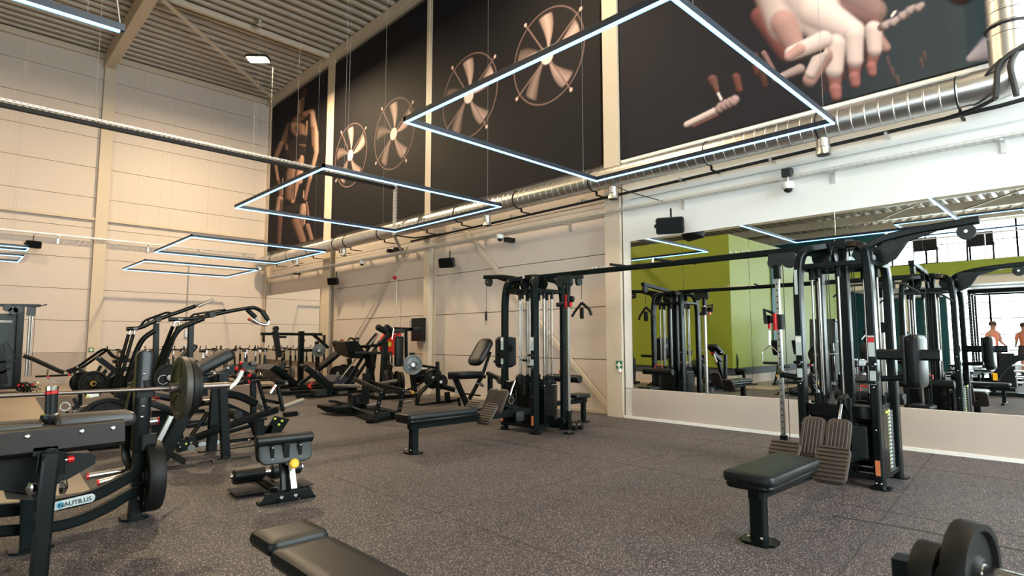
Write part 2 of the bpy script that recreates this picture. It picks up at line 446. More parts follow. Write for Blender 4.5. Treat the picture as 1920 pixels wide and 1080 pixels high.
struct('trim_8', g, CREAM)
g = G(); g.rail([at(305, 0, z=CZ - .25), at(510, 183, z=CZ - .25)], .12, .06); struct('trim_9', g, CREAM)
g = G(); g.rail([(LR, YF - .06, CZ - .12), (WX, YF - .06, CZ - .12)], .12, .2); struct('trim_10', g, CREAM)
# columns
g = G()
g.box((WX - .12, 6.40, 5.5), (.26, .34, 11.0)); struct('wall_right', g, CREAM)
for k, (yy, w) in enumerate(((12.33, .24), (17.95, .5), (23.15, .3))):
    g = G(); d = .2
    for s_ in (-1, 1): g.box((WX - d / 2 * (1 + s_) , yy, 5.5), (.02, w, 11.0))
    g.box((WX - d / 2, yy, 5.5), (d, .03, 11.0))
    struct('trim_%d' % (11 + k), g, CREAM)
g = G(); g.box((3.50, YF - .13, 5.5), (.34, .02, 11)); g.box((3.50, YF - .01, 5.5), (.34, .02, 11)); g.box((3.42, YF - .07, 5.5), (.03, .12, 11)); struct('trim_14', g, CREAM)
# deep cream ledge rails on the far wall above the taupe line
g = G(); g.rail([(RX0, YF - .05, 5.38), (WX - .25, YF - .05, 5.38)], .1, .1); struct('trim_15', g, CREAM)
# wind-bracing ties on the right wall
g = G(); g.rail([at(868, 428, x=WX - .06), at(1150, 776, x=WX - .06)], .10, .05, up=X1); struct('trim_16', g, CREAM)
g = G(); g.tube([at(765, 462, x=WX - .05), at(645, 668, x=WX - .05)], .018, 8); struct('trim_17', g, CREAM)

# ---- mirrors: tall panes side by side
edges = [1186, 1284, 1409, 1554, 1741, 1985]
ye = [at(u, 637, x=MX).y for u in edges[:-1]] + [.1, -1.4, -2.9, -4.4]
mlab = ['leftmost tall mirror pane, showing the far cable tower against a lime green wall',
        'tall mirror pane showing the corner of the lime green volume',
        'tall mirror pane behind the steel height-adjustable column of the near cable tower',
        'tall mirror pane directly behind the near cable tower',
        'tall mirror pane right of the near cable tower, showing bright windows and rows of benches',
        'mirror pane at the right edge of the photo, past the last visible joint',
        'mirror pane beyond the right edge of the photo', 'mirror pane beyond the right edge of the photo']
for i in range(len(ye) - 1):
    a, b = ye[i], ye[i + 1]
    g = G().box((MX + .004, (a + b) / 2, (.53 + 3.2) / 2), (.008, abs(a - b) - .005, 2.67))
    if i < 5 or i == 5: solo('wall_mirror', g, MIRR, mlab[i], 'mirror', 'tall mirror panes on the white wall', smooth=False)
g = G().box((MX + .004, (18.35 + 22.9) / 2, (.66 + 3.1) / 2), (.008, 4.55, 2.44))
solo('wall_mirror', g, MIRR, 'wide mirror in the far right corner reflecting the exercise bikes', 'mirror', smooth=False)
g = G().box((WX - .1, 20.6, 1.9), (.16, 4.7, 2.5)); struct('trim_18', g, CREAM)

# ---- the lime green volume, mezzanine and plinth (seen in the mirror)
g = G().box(((-12 + .2) / 2, 12.2, (4.74 + .52) / 2), (12.2, 7.9, 4.74 - .52)); struct('wall_left', g, GREEN)
g = G().box(((-12 + .16) / 2, 12.2, .40), (12.16, 7.86, .25)); struct('trim_19', g, DGREY)
g = G().box(((-12 + .18) / 2, 12.2, .14), (12.18, 7.88, .28)); struct('baseboard_left', g, LOWW)
g = G().box((-10.6, .1, 3.45), (6.6, 14.0, .3)); struct('trim_20', g, CREAM)
g = G().box((-7.25, .1, 3.85), (.1, 14.0, .5)); struct('trim_21', g, GREEN)
g = G().box((-3.2, 8.24, 2.55), (.5, .06, 3.2)); struct('door_1', g, TEAL)

# ---- murals: flat prints painted vertex by vertex
def mural(name, y0, y1, z0, z1, label, painter, nx, nz, x=WX - .2):
    ys = np.linspace(y1, y0, nx); zs = np.linspace(z0, z1, nz)
    YY, ZZ = np.meshgrid(ys, zs)
    C = painter(YY, ZZ)
    g = G()
    vs = [(x, float(a), float(b)) for a, b in zip(YY.ravel(), ZZ.ravel())]
    fs = [(j * nx + i, j * nx + i + 1, (j + 1) * nx + i + 1, (j + 1) * nx + i) for j in range(nz - 1) for i in range(nx - 1)]
    g.add(vs, fs)
    me = bpy.data.meshes.new(name); base = V((x, (y0 + y1) / 2, z0))
    me.from_pydata([(0, a[1] - base.y, a[2] - base.z) for a in g.v], [], g.f)
    at_ = me.color_attributes.new('print', 'FLOAT_COLOR', 'POINT')
    cc = np.ones((nx * nz, 4), dtype=np.float32); cc[:, :3] = C.reshape(-1, 3)
    at_.data.foreach_set('color', cc.ravel())
    me.materials.append(MURAL)
    o = bpy.data.objects.new(name, me); COL.objects.link(o); o.location = base
    o['label'] = label; o['category'] = 'mural'; o['group'] = 'dark photo banners high on the right wall'
    bk = G().box((x + .02, (y0 + y1) / 2, (z0 + z1) / 2), (.03, y1 - y0 + .01, z1 - z0 + .01))
    part('banner_frame', bk, FR2, o, smooth=False)
MURAL = bpy.data.materials.new('mural_print'); MURAL.use_nodes = True
_n = MURAL.node_tree.nodes; _a = _n.new('ShaderNodeAttribute'); _a.attribute_name = 'print'
MURAL.node_tree.links.new(_a.outputs['Color'], _n['Principled BSDF'].inputs['Base Color'])
_n['Principled BSDF'].inputs['Roughness'].default_value = .7; _n['Principled BSDF'].inputs['Specular IOR Level'].default_value = .18
MW = WX - .2
def wp(u, v): p = at(u, v, x=MW); return (p.y, p.z)
BG = np.array([.007, .0065, .009])
def blank(Y): return np.ones(Y.shape + (3,)) * BG
def lay(C, m, col):
    m = np.clip(m, 0, 1)[..., None]; return C * (1 - m) + m * col
LD = (-.35, .75)                                 # light direction in the prints (y, z)
def cap(C, Y, Z, a, b, ra, rb, col, soft=.12, amb=.25, lit=LD, gain=1., alpha=1.):
    ax, az = a; bx, bz = b; dx, dz = bx - ax, bz - az; L2 = dx * dx + dz * dz + 1e-9
    t = np.clip(((Y - ax) * dx + (Z - az) * dz) / L2, 0, 1)
    px, pz = Y - (ax + t * dx), Z - (az + t * dz)
    r = ra + (rb - ra) * t; d = np.sqrt(px * px + pz * pz) / r
    nz = np.sqrt(np.clip(1 - d * d, 0, 1)); nx_ = np.clip((px * lit[0] + pz * lit[1]) / r, -1, 1)
    sh = amb + gain * np.clip(.55 * nz + .6 * nx_, 0, 1.3) ** 1.3
    m = np.clip((1 - d) / soft, 0, 1)
    return lay(C, m * alpha, np.array(col) * sh[..., None])
def pcap(C, Y, Z, p, q, rp, rq, col, **k):       # pixel endpoints, radii in metres
    return cap(C, Y, Z, wp(*p), wp(*q), rp, rq, col, **k)
SK = (.50, .30, .23)
def photo_uv(Y, Z):
    z = Z - CH; d = MW * _fw[0] + Y * _fw[1]; r = MW * _rt[0] + Y * _rt[1]
    zc = d * math.cos(CP) + z * math.sin(CP); yc = -d * math.sin(CP) + z * math.cos(CP)
    return 960 + CF * r / zc, 540 - CF * yc / zc
def paint_hand(Y, Z):
    U, Vv = photo_uv(Y, Z)
    C = blank(Y) * 2.0
    g_ = np.clip((U - 1500) / 400, 0, 1)
    C = C + g_[..., None] * np.array([.035, .06, .07])
    H, M_, D, K = (.95, .74, .70), (.62, .36, .33), (.24, .085, .075), (.035, .02, .02)
    def P(a, b, ra, rb, col=H, **k):
        nonlocal C
        k.setdefault('lit', (.15, .85)); k.setdefault('amb', .05); k.setdefault('soft', .25)
        C = cap(C, U, -Vv, (a[0], -a[1]), (b[0], -b[1]), ra, rb, col, **k)
    P((1790, -90), (1800, -20), 60, 34, D)
    P((1585, -20), (1640, 20), 46, 26, (.30, .19, .18), amb=.4); P((1580, 20), (1642, 40), 20, 14, (.22, .12, .12), amb=.3)     # wrist strap
    P((1405, -60), (1450, 40), 24, 20, M_); P((1425, 30), (1475, 95), 20, 22, D, amb=.3)                                # shaded heel of the hand
    P((1440, -80), (1475, 40), 50, 44, H, amb=.25); P((1500, -60), (1540, 40), 72, 44, H, amb=.35)                     # back of the hand
    P((1470, 45), (1490, 85), 30, 22, M_, amb=.2); P((1530, 20), (1600, 60), 40, 26, H, amb=.3)
    P((1636, 60), (1660, 90), 16, 12, M_)
    for (k, m, t, r) in (((1638, 56), (1640, 92), (1634, 125), 19), ((1601, 68), (1603, 112), (1602, 145), 21), ((1566, 84), (1564, 130), (1566, 168), 23)):
        P((m[0] - r, m[1] - 10), (t[0] - r + 2, t[1]), 7, 6, K, amb=.8)
        P(m, t, r * .82, r * .52, (.40, .17, .15), amb=.1); P(t, (t[0] + 2, t[1] + 12), r * .6, r * .5, (.50, .20, .19), amb=.1)
        P(k, m, r, r * .84, H, amb=.2)
    P((1545, 105), (1518, 150), 19, 15, M_, amb=.15); P((1540, 100), (1520, 138), 15, 12, H, amb=.15)                    # index finger curled
    P((1500, 108), (1540, 92), 8, 8, K, amb=.8)
    P((1545, 74), (1484, 100), 19, 15, H, amb=.25); P((1500, 92), (1478, 106), 12, 9, M_, amb=.3)                        # thumb
    P((1462, 146), (1500, 130), 8, 11, (.62, .45, .43)); P((1455, 148), (1462, 146), 8, 9, (.7, .5, .48))
    P((1288, 234), (1340, 209), 7, 8, (1.0, .78, .74), lit=(-.3, .9)); P((1300, 237), (1345, 216), 3, 3, (.3, .12, .11))
    for q in ((1349, 204), (1358, 199), (1367, 195), (1375, 191)): P(q, (q[0] + 3, q[1] - 4), 10, 10, (.75, .5, .48), soft=.35)
    P((1336, 150), (1347, 178), 11, 3, (.26, .12, .10)); P((1347, 176), (1352, 186), 3, 3, (.8, .7, .68), amb=.5)
    P((1380, 145), (1386, 168), 9, 8, (.26, .10, .08)); P((1414, 108), (1424, 135), 10, 12, (.30, .11, .09)); P((1432, 100), (1450, 132), 6, 5, (.45, .25, .24)); P((1428, 135), (1434, 160), 9, 7, (.14, .06, .05))
    P((1652, 52), (1700, 28), 8, 7, (.14, .09, .09), amb=.6)
    for q in ((1660, 48), (1675, 42), (1692, 30), (1706, 20), (1722, 15)): P(q, (q[0] + 6, q[1] - 5), 11, 8, (.8, .62, .62), soft=.6)
    P((1672, 30), (1678, 22), 3, 3, H, amb=.5)
    for q in ((1664, 110), (1672, 130), (1682, 146), (1732, 100), (1726, 112)): P(q, (q[0] + 5, q[1] + 14), 6, 3, (.20, .12, .12), soft=.7)
    P((1852, 92), (1818, 110), 26, 8, (.55, .45, .48), amb=.35, soft=.4)
    return C
mural('mural_banner', -3.2, 6.22, 4.78, 10.7, 'dark photo banner of a clenched hand gripping a bar, rightmost on the wall', paint_hand, 520, 330)
def fan(C, Y, Z, c, top, left):
    cy, cz = wp(*c); R = abs(wp(*top)[1] - cz); Ry = abs(wp(*left)[0] - cy)
    y, z = (Y - cy) / Ry, (Z - cz) / R
    r = np.sqrt(y * y + z * z); a = np.arctan2(z, -y)
    inside = np.clip((1 - r) * 30, 0, 1)
    wires = (.5 + .5 * np.cos(r * 120)) * .15
    C = C + (inside * wires)[..., None] * np.array([.10, .07, .07]) * .5
    for k, br in enumerate((1., 1.05, .75, .45, .3)):
        a0 = math.radians(85 - 72 * k) + .35 * (r - .5)
        da = np.abs((a - a0 + math.pi) % (2 * math.pi) - math.pi)
        w = .10 + .30 * np.clip(r, 0, 1) * (1.25 - r)
        m = np.clip((w * 1.25 - da) * 14, 0, 1) * np.clip((r - .16) * 14, 0, 1) * np.clip((.93 - r) * 20, 0, 1)
        sh = .35 + .75 * np.clip(1 - da / (w * 1.4), 0, 1) - .12 * (.5 + .5 * np.cos(r * 120))
        C = lay(C, m, np.array([.52, .37, .34]) * (br * sh)[..., None])
    for an in (125, 35, -55, 215):
        t = math.radians(an); ca, sa = math.cos(t), math.sin(t)
        s_ = -y * ca + z * sa; d = np.abs(y * sa + z * ca)
        m = np.clip((.022 - d) * 120, 0, 1) * (s_ > .1) * (s_ < 1.13)
        C = lay(C, m, np.array([.20, .13, .12]))
        m = np.clip((.05 - np.sqrt((s_ - 1.12) ** 2 + d ** 2)) * 60, 0, 1); C = lay(C, m, np.array([.6, .45, .42]))
    C = lay(C, np.clip((.024 - np.abs(r - 1)) * 60, 0, 1), np.array([.17, .105, .10]))
    C = lay(C, np.clip((.19 - r) * 30, 0, 1), np.array([.72, .62, .60]))
    return C
def paint_fans_near(Y, Z):
    C = blank(Y) * 1.1
    C = fan(C, Y, Z, (1026, 105), (1026, 18), (964, 105)); C = fan(C, Y, Z, (879, 180), (879, 104), (831, 180)); return C
def paint_fans_far(Y, Z):
    C = blank(Y)
    C = fan(C, Y, Z, (738, 251), (738, 187), (703, 251)); C = fan(C, Y, Z, (657, 291), (657, 234), (629, 291)); return C
mural('mural_banner', 6.66, 12.22, 4.78, 10.7, 'dark photo banner with the two largest fans, between the middle columns', paint_fans_near, 380, 400)
mural('mural_banner', 12.46, 17.74, 4.78, 10.7, 'dark photo banner with two smaller fans, second from the far corner', paint_fans_far, 330, 370)
def paint_woman(Y, Z):
    U, Vv = photo_uv(Y, Z); U = (U - 480) * 3; Vv = -(Vv - 140) * 3
    C = blank(Y)
    def P(a, b, ra, rb, col=(.50, .29, .22), **k):
        nonlocal C
        k.setdefault('lit', (.55, .55)); k.setdefault('amb', .04); k.setdefault('soft', .32)
        C = cap(C, U, Vv, (a[0], -a[1]), (b[0], -b[1]), ra, rb, col, **k)
    D = (.30, .17, .13); B = (.68, .42, .33)
    P((272, 95), (262, 125), 22, 20, (.10, .06, .05))                       # jaw in shade
    P((262, 140), (252, 200), 15, 17, D); P((245, 150), (240, 230), 9, 13, B)
    P((222, 262), (262, 232), 26, 24, D); P((268, 225), (312, 215), 20, 24, (.42, .24, .18))
    P((312, 225), (330, 330), 22, 24, B); P((330, 330), (338, 430), 24, 17, B); P((338, 440), (300, 600), 15, 11, (.58, .36, .28)); P((318, 300), (322, 400), 14, 12, D)
    P((300, 590), (275, 700), 12, 13, D)
    P((185, 290), (150, 380), 22, 20, D); P((140, 390), (108, 470), 18, 15, (.44, .26, .2)); P((104, 480), (128, 620), 13, 9, B); P((128, 600), (138, 690), 10, 12, D)
    P((210, 300), (235, 330), 40, 34, (.48, .28, .21)); P((248, 300), (262, 345), 34, 26, (.40, .23, .17))
    P((290, 270), (285, 330), 14, 12, B)
    P((175, 330), (172, 420), 14, 12, D)
    P((250, 470), (244, 600), 24, 20, B); P((205, 500), (192, 620), 32, 30, (.42, .25, .19)); P((238, 560), (205, 715), 22, 14, (.58, .35, .27)); P((185, 560), (182, 690), 22, 24, D)
    P((228, 520), (212, 700), 5, 4, (.12, .06, .05))
    blk = (.016, .013, .014)
    P((205, 395), (262, 365), 32, 34, blk, amb=1, gain=.5); P((195, 445), (258, 425), 34, 30, blk, amb=1, gain=.5); P((190, 480), (235, 462), 20, 18, blk, amb=1, gain=.5)
    P((300, 225), (296, 330), 7, 10, blk, amb=1, gain=.3); P((192, 270), (180, 380), 6, 12, blk, amb=1, gain=.3)
    P((245, 395), (272, 400), 6, 12, (.3, .2, .16), alpha=.6)
    P((150, 760), (240, 745), 20, 22, blk, amb=1, gain=.3); P((215, 740), (245, 745), 24, 20, blk, amb=1, gain=.3)
    P((148, 675), (150, 585), 5, 4, B); P((268, 655), (266, 690), 4, 5, B)
    P((135, 700), (120, 760), 22, 14, B); P((145, 710), (140, 765), 10, 8, (.2, .12, .1))
    P((268, 745), (258, 790), 24, 18, B); P((250, 790), (262, 850), 16, 8, D); P((275, 770), (272, 840), 7, 5, B); P((285, 720), (292, 790), 8, 10, D)
    P((225, 830), (270, 960), 30, 24, D, amb=.1); P((290, 850), (318, 950), 16, 14, (.42, .24, .19)); P((135, 800), (128, 980), 18, 12, (.22, .12, .10))
    return C
mural('mural_banner', 18.2, 22.98, 4.85, 10.7, 'dark photo banner of a muscular woman in a black top, in the far corner', paint_woman, 330, 400)

# ================================================================== FIXTURES
# spiral duct along the right wall
DX, DZ, DR = 8.56, 4.36, .185
t = thing('ventilation_duct', 'long galvanised spiral duct under the dark photo banners', 'duct', (DX, 10, DZ - DR))
prof = []
y = .95
L = 22.55
g = G(); n = 28; pr = []
d = 0.
while d < L - .95:
    pr += [(DR, d), (DR, d + .135), (DR + .006, d + .142), (DR + .006, d + .150), (DR, d + .157)]; d += .16
g.rev((DX, .95, DZ), (0, 1, 0), pr, n)
part('duct_run', g, GALV, t)
g = G(); pts = fillet([(DX, .97, DZ), (DX, .60, DZ), (DX, .60, DZ + .42)], .34, 7); g.tube(pts, DR + .012, 28); part('elbow', g, GALV, t)
pr = []; d = 0.
while d < 5.8:
    pr += [(DR + .012, d), (DR + .012, d + .11), (DR + .018, d + .117), (DR + .018, d + .124), (DR + .012, d + .13)]; d += .135
g = G().rev((DX, .60, DZ + .40), (0, 0, 1), pr, 28); part('riser', g, GALV, t)
g = G().tube(fillet([(DX, L - .05, DZ), (DX, L + .2, DZ), (DX, L + .2, DZ - .3)], .2, 6), DR + .01, 24); part('elbow', g, GALV, t)
for yy in (1.1, 2.65, 4.3, 6.6, 8.6, 10.6, 12.0, 14.0, 15.9, 16.6, 18.4, 20.0, 21.4):
    g = G().torus((DX, yy, DZ), Y1, DR + .008, .009, 28, 6)
    g.box((DX + .09, yy, DZ - DR - .03), (.03, .03, .07)); g.box((WX - .25, yy, DZ - DR - .06), (.38, .035, .02))
    part('hanger_clamp', g, BRC, t)
for yy in (2.62, 6.17, 9.62, 16.2, 19.5):
    g = G().rev((DX + .02, yy, DZ - DR + .03), (0, 0, -1), [(.085, 0), (.085, .14), (.095, .15), (.095, .24), (.10, .25)], 20)
    part('air_outlet', g, GALV, t)
    part('outlet_opening', G().rev((DX + .02, yy, DZ - DR - .222), (0, 0, -1), [(.082, 0), (.082, .004)], 20), BRC, t)
# black insulated pipe below the duct
g = G(); g.tube([(8.76, -.2, 4.22), (8.76, .75, 4.15), (8.78, 5.7, 4.08), (8.78, 12.9, 4.02)], .026, 10)
t = thing('insulated_pipe', 'black insulated pipe running below the galvanised duct', 'pipe', (8.77, 6, 4.0))
part('pipe_run', g, CABLE, t)
for yy in (1.9, 3.4, 4.9, 7, 9, 11): part('pipe_clip', G().box((8.8, yy, 4.10), (.2, .03, .05)), GALV2, t)
g = G(); g.tube([(8.38, .74, 4.13), (8.36, .70, 4.5), (8.36, .55, 4.62), (8.5, -.2, 4.72)], .030, 8, .08)
g.tube([(8.37, .56, 4.10), (8.36, .60, 4.48), (8.38, .5, 4.66), (8.5, -.25, 4.66)], .030, 8, .08)
g.tube([(8.38, .74, 4.13), (8.6, .95, 4.13), (8.76, 1.3, 4.14)], .024, 8, .08)
solo('insulated_pipe', g, CABLE, 'pair of black pipes bent around the vertical duct in the top right corner', 'pipe')
t = [o for o in COL.objects if o.name == 'ventilation_duct'][0]
part('seal_band', G().torus((DX, .60, DZ + .62), Z1, DR + .02, .016, 28, 6), CABLE, t); part('seal_band', G().torus((DX, .74, DZ + .13), (0, .7, .7), DR + .02, .018, 28, 6), CABLE, t)
# thin conduit
g = G().tube([(WX - .22, -1, 3.97), (WX - .22, 6.0, 3.97)], .007, 6); solo('conduit', g, GALV2, 'thin pale conduit between black pipe and cable tray on the white wall', 'conduit')
g = G().tube([(WX - .08, 6.7, 3.97), (WX - .08, 22.8, 3.97)], .008, 6); solo('conduit', g, GALV2, 'thin conduit along the panelled wall above the cable tray', 'conduit')

# perforated cable trays: real rungs and side rails
def tray(parent, p, q, w=.16, up=Z1, step=.09):
    p, q = vv(p), vv(q); d = (q - p).normalized(); sd = d.cross(up).normalized(); L = (q - p).length
    g = G()
    for s_ in (-1, 1):
        g.rail([p + sd * (s_ * w / 2) + up * .028, q + sd * (s_ * w / 2) + up * .028], .006, .012, up, ch=.001)
        g.rail([p + sd * (s_ * w / 2), q + sd * (s_ * w / 2)], .006, .014, up, ch=.001)
    part('side_rail', g, GALV2, parent, smooth=False)
    g = G(); k = 0.
    while k < L:
        c = p + d * k
        g.box(c, (.034, w, .006), d, sd); 
        for s_ in (-1, 1): g.box(c + sd * (s_ * w / 2) + up * .014, (.03, .005, .03), d, sd)
        k += step
    for f in (-.25, 0, .25): g.rail([p + sd * (f * w), q + sd * (f * w)], .018, .004, up, ch=.001)
    part('perforated_base', g, GALV2, parent, smooth=False)
t = thing('cable_tray', 'perforated steel cable tray along the right wall below the duct', 'cable tray', (8.8, 10, 3.7))
tray(t, (8.86, -2.5, 3.78), (8.86, 22.9, 3.78), .18)
for yy in (.75, 3.1 - .5, 4.95, 7.6, 10.2, 13.0, 15.4, 18.9, 21):
    g = G().box((8.9, yy, 3.755), (.26, .035, .02)); g.box((WX - .2 if yy < 6 else WX - .04, yy, 3.70), (.03, .05, .17)); part('tray_bracket', g, GALV2, t)
t = thing('cable_tray', 'cable tray along the cream far wall behind the hanging light frames', 'cable tray', (0, YF - .15, 4.62))
tray(t, (-6, YF - .2, 4.70), (8.5, YF - .2, 4.70), .16, step=.16)
for xx in (-1.6, .4, 2.4, 4.9, 6.5, 8.1):
    g = G().box((xx, YF - .13, 4.66), (.04, .28, .03)); g.box((xx, YF - .02, 4.55), (.05, .03, .2)); part('tray_bracket', g, GALV2, t)
t = thing('cable_tray', 'long suspended cable tray crossing the hall high up, with a drop at its right end', 'cable tray', (3, 12.95, 5.3))
tray(t, (-3.5, 12.95, 5.45), (8.25, 12.95, 5.45), .2)
tray(t, (8.28, 12.95, 5.45), (8.28, 12.95, 4.15), .12, up=X1)
g = G().rail([(-3.5, 12.85, 5.36), (8.2, 12.85, 5.36)], .07, .08); part('cable_trunking', g, BRC, t)
g = G().rail([(8.28, 12.95, 4.15), (8.75, 13.3, 3.8)], .08, .03); part('drop_bracket', g, GALV2, t)
g = G()
for xx in (1.75, 5.6, 6.9, -1): g.tube([(xx, 12.95, 5.45), (xx, 12.95, CZ)], .004, 5); g.box((xx, 12.95, 5.47), (.03, .06, .08))
part('suspension_wire', g, WIRE, t)
g = G().tube([(8.3, 12.9, 4.12), (8.55, 12.4, 4.02), (8.72, 11.5, 4.03)], .02, 8); solo('black_cable', g, CABLE, 'black cable curving from the hanging tray drop towards the wall pipe', 'cable')
g = G().tube([at(1130, 340, x=8.5), at(1180, 360, x=8.7), at(1245, 378, x=8.84)], .008, 6); solo('black_cable', g, CABLE, 'thin black cable from the near light frame to the cable tray over the speaker', 'cable')

# light frames of LED profile
def led_frame(x0, x1, y0, y1, z, label, wires=()):
    t = thing('hanging_light', label, 'light', ((x0 + x1) / 2, (y0 + y1) / 2, z), 'rectangular frames of light strips hung from the roof')
    g = G(); h = G(); w = .035
    for (a, b) in (((x0, y0), (x1, y0)), ((x1, y0), (x1, y1)), ((x1, y1), (x0, y1)), ((x0, y1), (x0, y0))):
        A, B = V((*a, z + .022)), V((*b, z + .022)); d = (B - A).normalized() * (w / 2)
        h.rail([A - d, B + d], w, .055, ch=.002)
        g.rail([A - d * .7 + V((0, 0, -.033)), B + d * .7 + V((0, 0, -.033))], w * .82, .020, ch=.004)
    part('housing', h, LEDH, t, smooth=False); part('light_strip', g, LED, t, smooth=False)
    g = G()
    for xx in (x0 + .3, x1 - .3):
        for yy in (y0, y1): g.tube([(xx, yy, z + .04), (xx, yy, CZ if xx > LR else CZ2)], .0018, 4)
    part('suspension_wire', g, WIRE, t)
ZL = 3.72
led_frame(3.38, 6.68, 1.93, 5.10, ZL, 'largest blue-white light frame, nearest, in front of the hand banner')
led_frame(3.53, 6.80, 7.28, 10.6, ZL, 'second nearest light frame, below the cross tray in front of the fan banners')
led_frame(3.82, 7.0, 14.2, 17.4, ZL - .02, 'third light frame from the camera, above the exercise bikes')
led_frame(4.06, 7.28, 19.55, 22.5, ZL - .02, 'farthest and smallest light frame, by the cream far wall')
t = thing('hanging_light', 'single blue-white light bar entering the top left corner of the photo', 'light', (-.9, 5.05, ZL))
part('housing', G().rail([(-2.6, 5.05, ZL + .022), (.83, 5.05, ZL + .022)], .035, .055, ch=.002), LEDH, t, smooth=False); part('light_strip', G().rail([(-2.6, 5.05, ZL - .011), (.80, 5.05, ZL - .011)], .029, .02, ch=.004), LED, t, smooth=False)
part('suspension_wire', G().tube([(.6, 5.05, ZL + .04), (.6, 5.05, CZ)], .0018, 4), WIRE, t); part('feed_cable', G().tube([(.8, 5.05, ZL + .05), (.76, 5.05, ZL + .3), (.6, 5.05, ZL + .6), (.6, 5.05, CZ)], .006, 6, .1), ST, t)
led_frame(-2.0, 1.38, 18.9, 19.6, ZL, 'narrow light frame at the left edge by the far wall, upper bars')
led_frame(-2.0, 1.42, 21.0, 22.6, ZL, 'light frame at the left edge by the far wall, lowest bars')
led_frame(-8.6, -5.2, 1.6, 4.9, ZL + 1.6, 'light frame on the window side, seen only in the mirror')
led_frame(-8.6, -5.2, -4, -.8, ZL + 1.6, 'light frame on the window side near the stairs end, seen only in the mirror')
led_frame(3.42, 6.84, -3.2, .0, ZL, 'light frame behind the camera over the front floor, seen only in the mirror')

# high-bay lamps
def highbay(loc, label, ang=0., power=None):
    t = thing('highbay_light', label, 'light', loc, 'high bay lamps under the roof')
    x, y, z = loc; c, s_ = math.cos(ang), math.sin(ang); ex = V((c, s_, 0)); ey = V((-s_, c, 0))
    part('housing', G().box((x, y, z + .05), (.66, .40, .08), ex, ey, ch=.05), GR, t)
    part('lamp_panel', G().box((x, y, z), (.56, .32, .02), ex, ey), LAMP, t, smooth=False)
    g = G().tube([(x, y, z + .09), (x, y, CZ)], .006, 6); g.cyl((x, y, CZ - .2), (x, y, CZ - .02), .07); part('hanger', g, GALV2, t)
    l = area_light('lamp_glow', (x, y, z - .02), (0, 0, ang), .56, .32, power or LAMP_POWER, (1.0, .76, .46))
highbay((6.25, 17.4, 9.8), 'glowing high bay lamp hanging below the roof near the far corner', -.75, 900)
for (xx, yy) in ((-.6, 17.4), (.4, 9.5), (6.25, 8.0), (-.6, -1.5), (6.2, -.5)):  # unseen lamps, added to light the hall and its ceiling
    highbay((xx, yy, 9.9), 'added high bay lamp out of view, there to light the hall', .5)

# speakers
def speaker(c, yaw, label, s_=1.):
    t = thing('wall_speaker', label, 'speaker', c, 'black loudspeakers on the walls')
    c = vv(c); fw = V((math.cos(yaw), math.sin(yaw), -.25)).normalized(); sd = fw.cross(Z1).normalized(); up = sd.cross(fw)
    g = G(); W2, H2, D = .24 * s_, .145 * s_, .13 * s_
    def ring(k, d, r): 
        o = []
        for sx, sy, a0 in ((1, 1, 0), (-1, 1, 90), (-1, -1, 180), (1, -1, 270)):
            for q in range(4):
                an = math.radians(a0 + 30 * q); o.append(c + sd * (sx * (W2 * k - r) + r * math.cos(an)) + up * (sy * (H2 * k - r) + r * math.sin(an)) + fw * d)
        return o
    vs = ring(.93, D, .04) + ring(1, D - .015, .04) + ring(.98, .0, .04) + ring(.6, -.12 * s_, .03)
    g.add(vs, [(i * 16 + k, i * 16 + (k + 1) % 16, (i + 1) * 16 + (k + 1) % 16, (i + 1) * 16 + k) for i in range(3) for k in range(16)] + [tuple(range(16)), tuple(range(48, 64))])
    part('cabinet', g, BRC, t)
    g = G().add([p + fw * .003 for p in ring(.88, D, .035)] + ring(.88, D, .035), [tuple(range(16))] + [(k, (k + 1) % 16, 16 + (k + 1) % 16, 16 + k) for k in range(16)])
    part('grille', g, FR2, t)
    g = G().box(c - fw * .12 + sd * .0, (.05, .05, .20), sd, fw); g.cyl(c + sd * (W2 + .0), c + sd * (W2 + .035), .03)
    g.rail([c - fw * .12 + V((0, 0, .1)), c - fw * .12 + V((0, 0, .28))], .03, .02, up=X1); part('mount_bracket', g, BRC, t)
speaker((8.55, 5.0, 3.30), math.radians(205), 'black wall speaker over the left end of the mirrors', .95)
speaker((8.78, 11.3, 3.30), math.radians(205), 'black wall speaker on panels between the middle columns', .85)
speaker((8.85, 17.3, 3.28), math.radians(205), 'black wall speaker beside the far corner mirror', .8)
speaker((1.78, 22.95, 4.33), math.radians(-90), 'black speaker on the cream far wall at left', .8)
# cameras, junction boxes, bell, signs
def dome(c, label):
    t = thing('dome_camera', label, 'camera', c, 'white dome cameras below the cable tray')
    x, y, z = c
    part('camera_body', G().rev((x, y, z + .10), (0, 0, -1), [(.07, 0), (.085, .02), (.085, .08), (.075, .10)], 20), WH, t)
    part('mount_stem', G().cyl((x, y, z + .09), (x, y, z + .17), .02), GALV2, t)
    part('dome_lens', G().rev((x, y, z), (0, 0, -1), [(.06, 0), (.055, .03), (.03, .05), (.005, .055)], 18), BRC, t)
dome((8.80, 3.19, 3.62), 'white dome camera over the mirrors')
dome((8.82, 9.45, 3.66), 'white dome camera on the tray between the middle columns')
dome((8.82, 15.5, 3.66), 'white dome camera nearer the far corner')
g = G().box((8.80, 3.19, 3.86), (.12, .14, .12), ch=.01); solo('junction_box', g, GR, 'grey junction box on the tray above the nearest dome camera', 'junction box')
for k, (u, v) in enumerate(((948, 449), (740, 467), (727, 470), (550, 512))):
    bb = at(u, v, x=8.85); g = G().box((8.97, bb.y, bb.z), (.26, .12, .10), ch=.01)
    solo('junction_box', g, BRC, ['small black box on the tray right of the middle column', 'small black box by the tray drop, right one', 'small black box by the tray drop, left one', 'small black box near the far corner'][k], 'junction box', 'small black boxes on the tray')
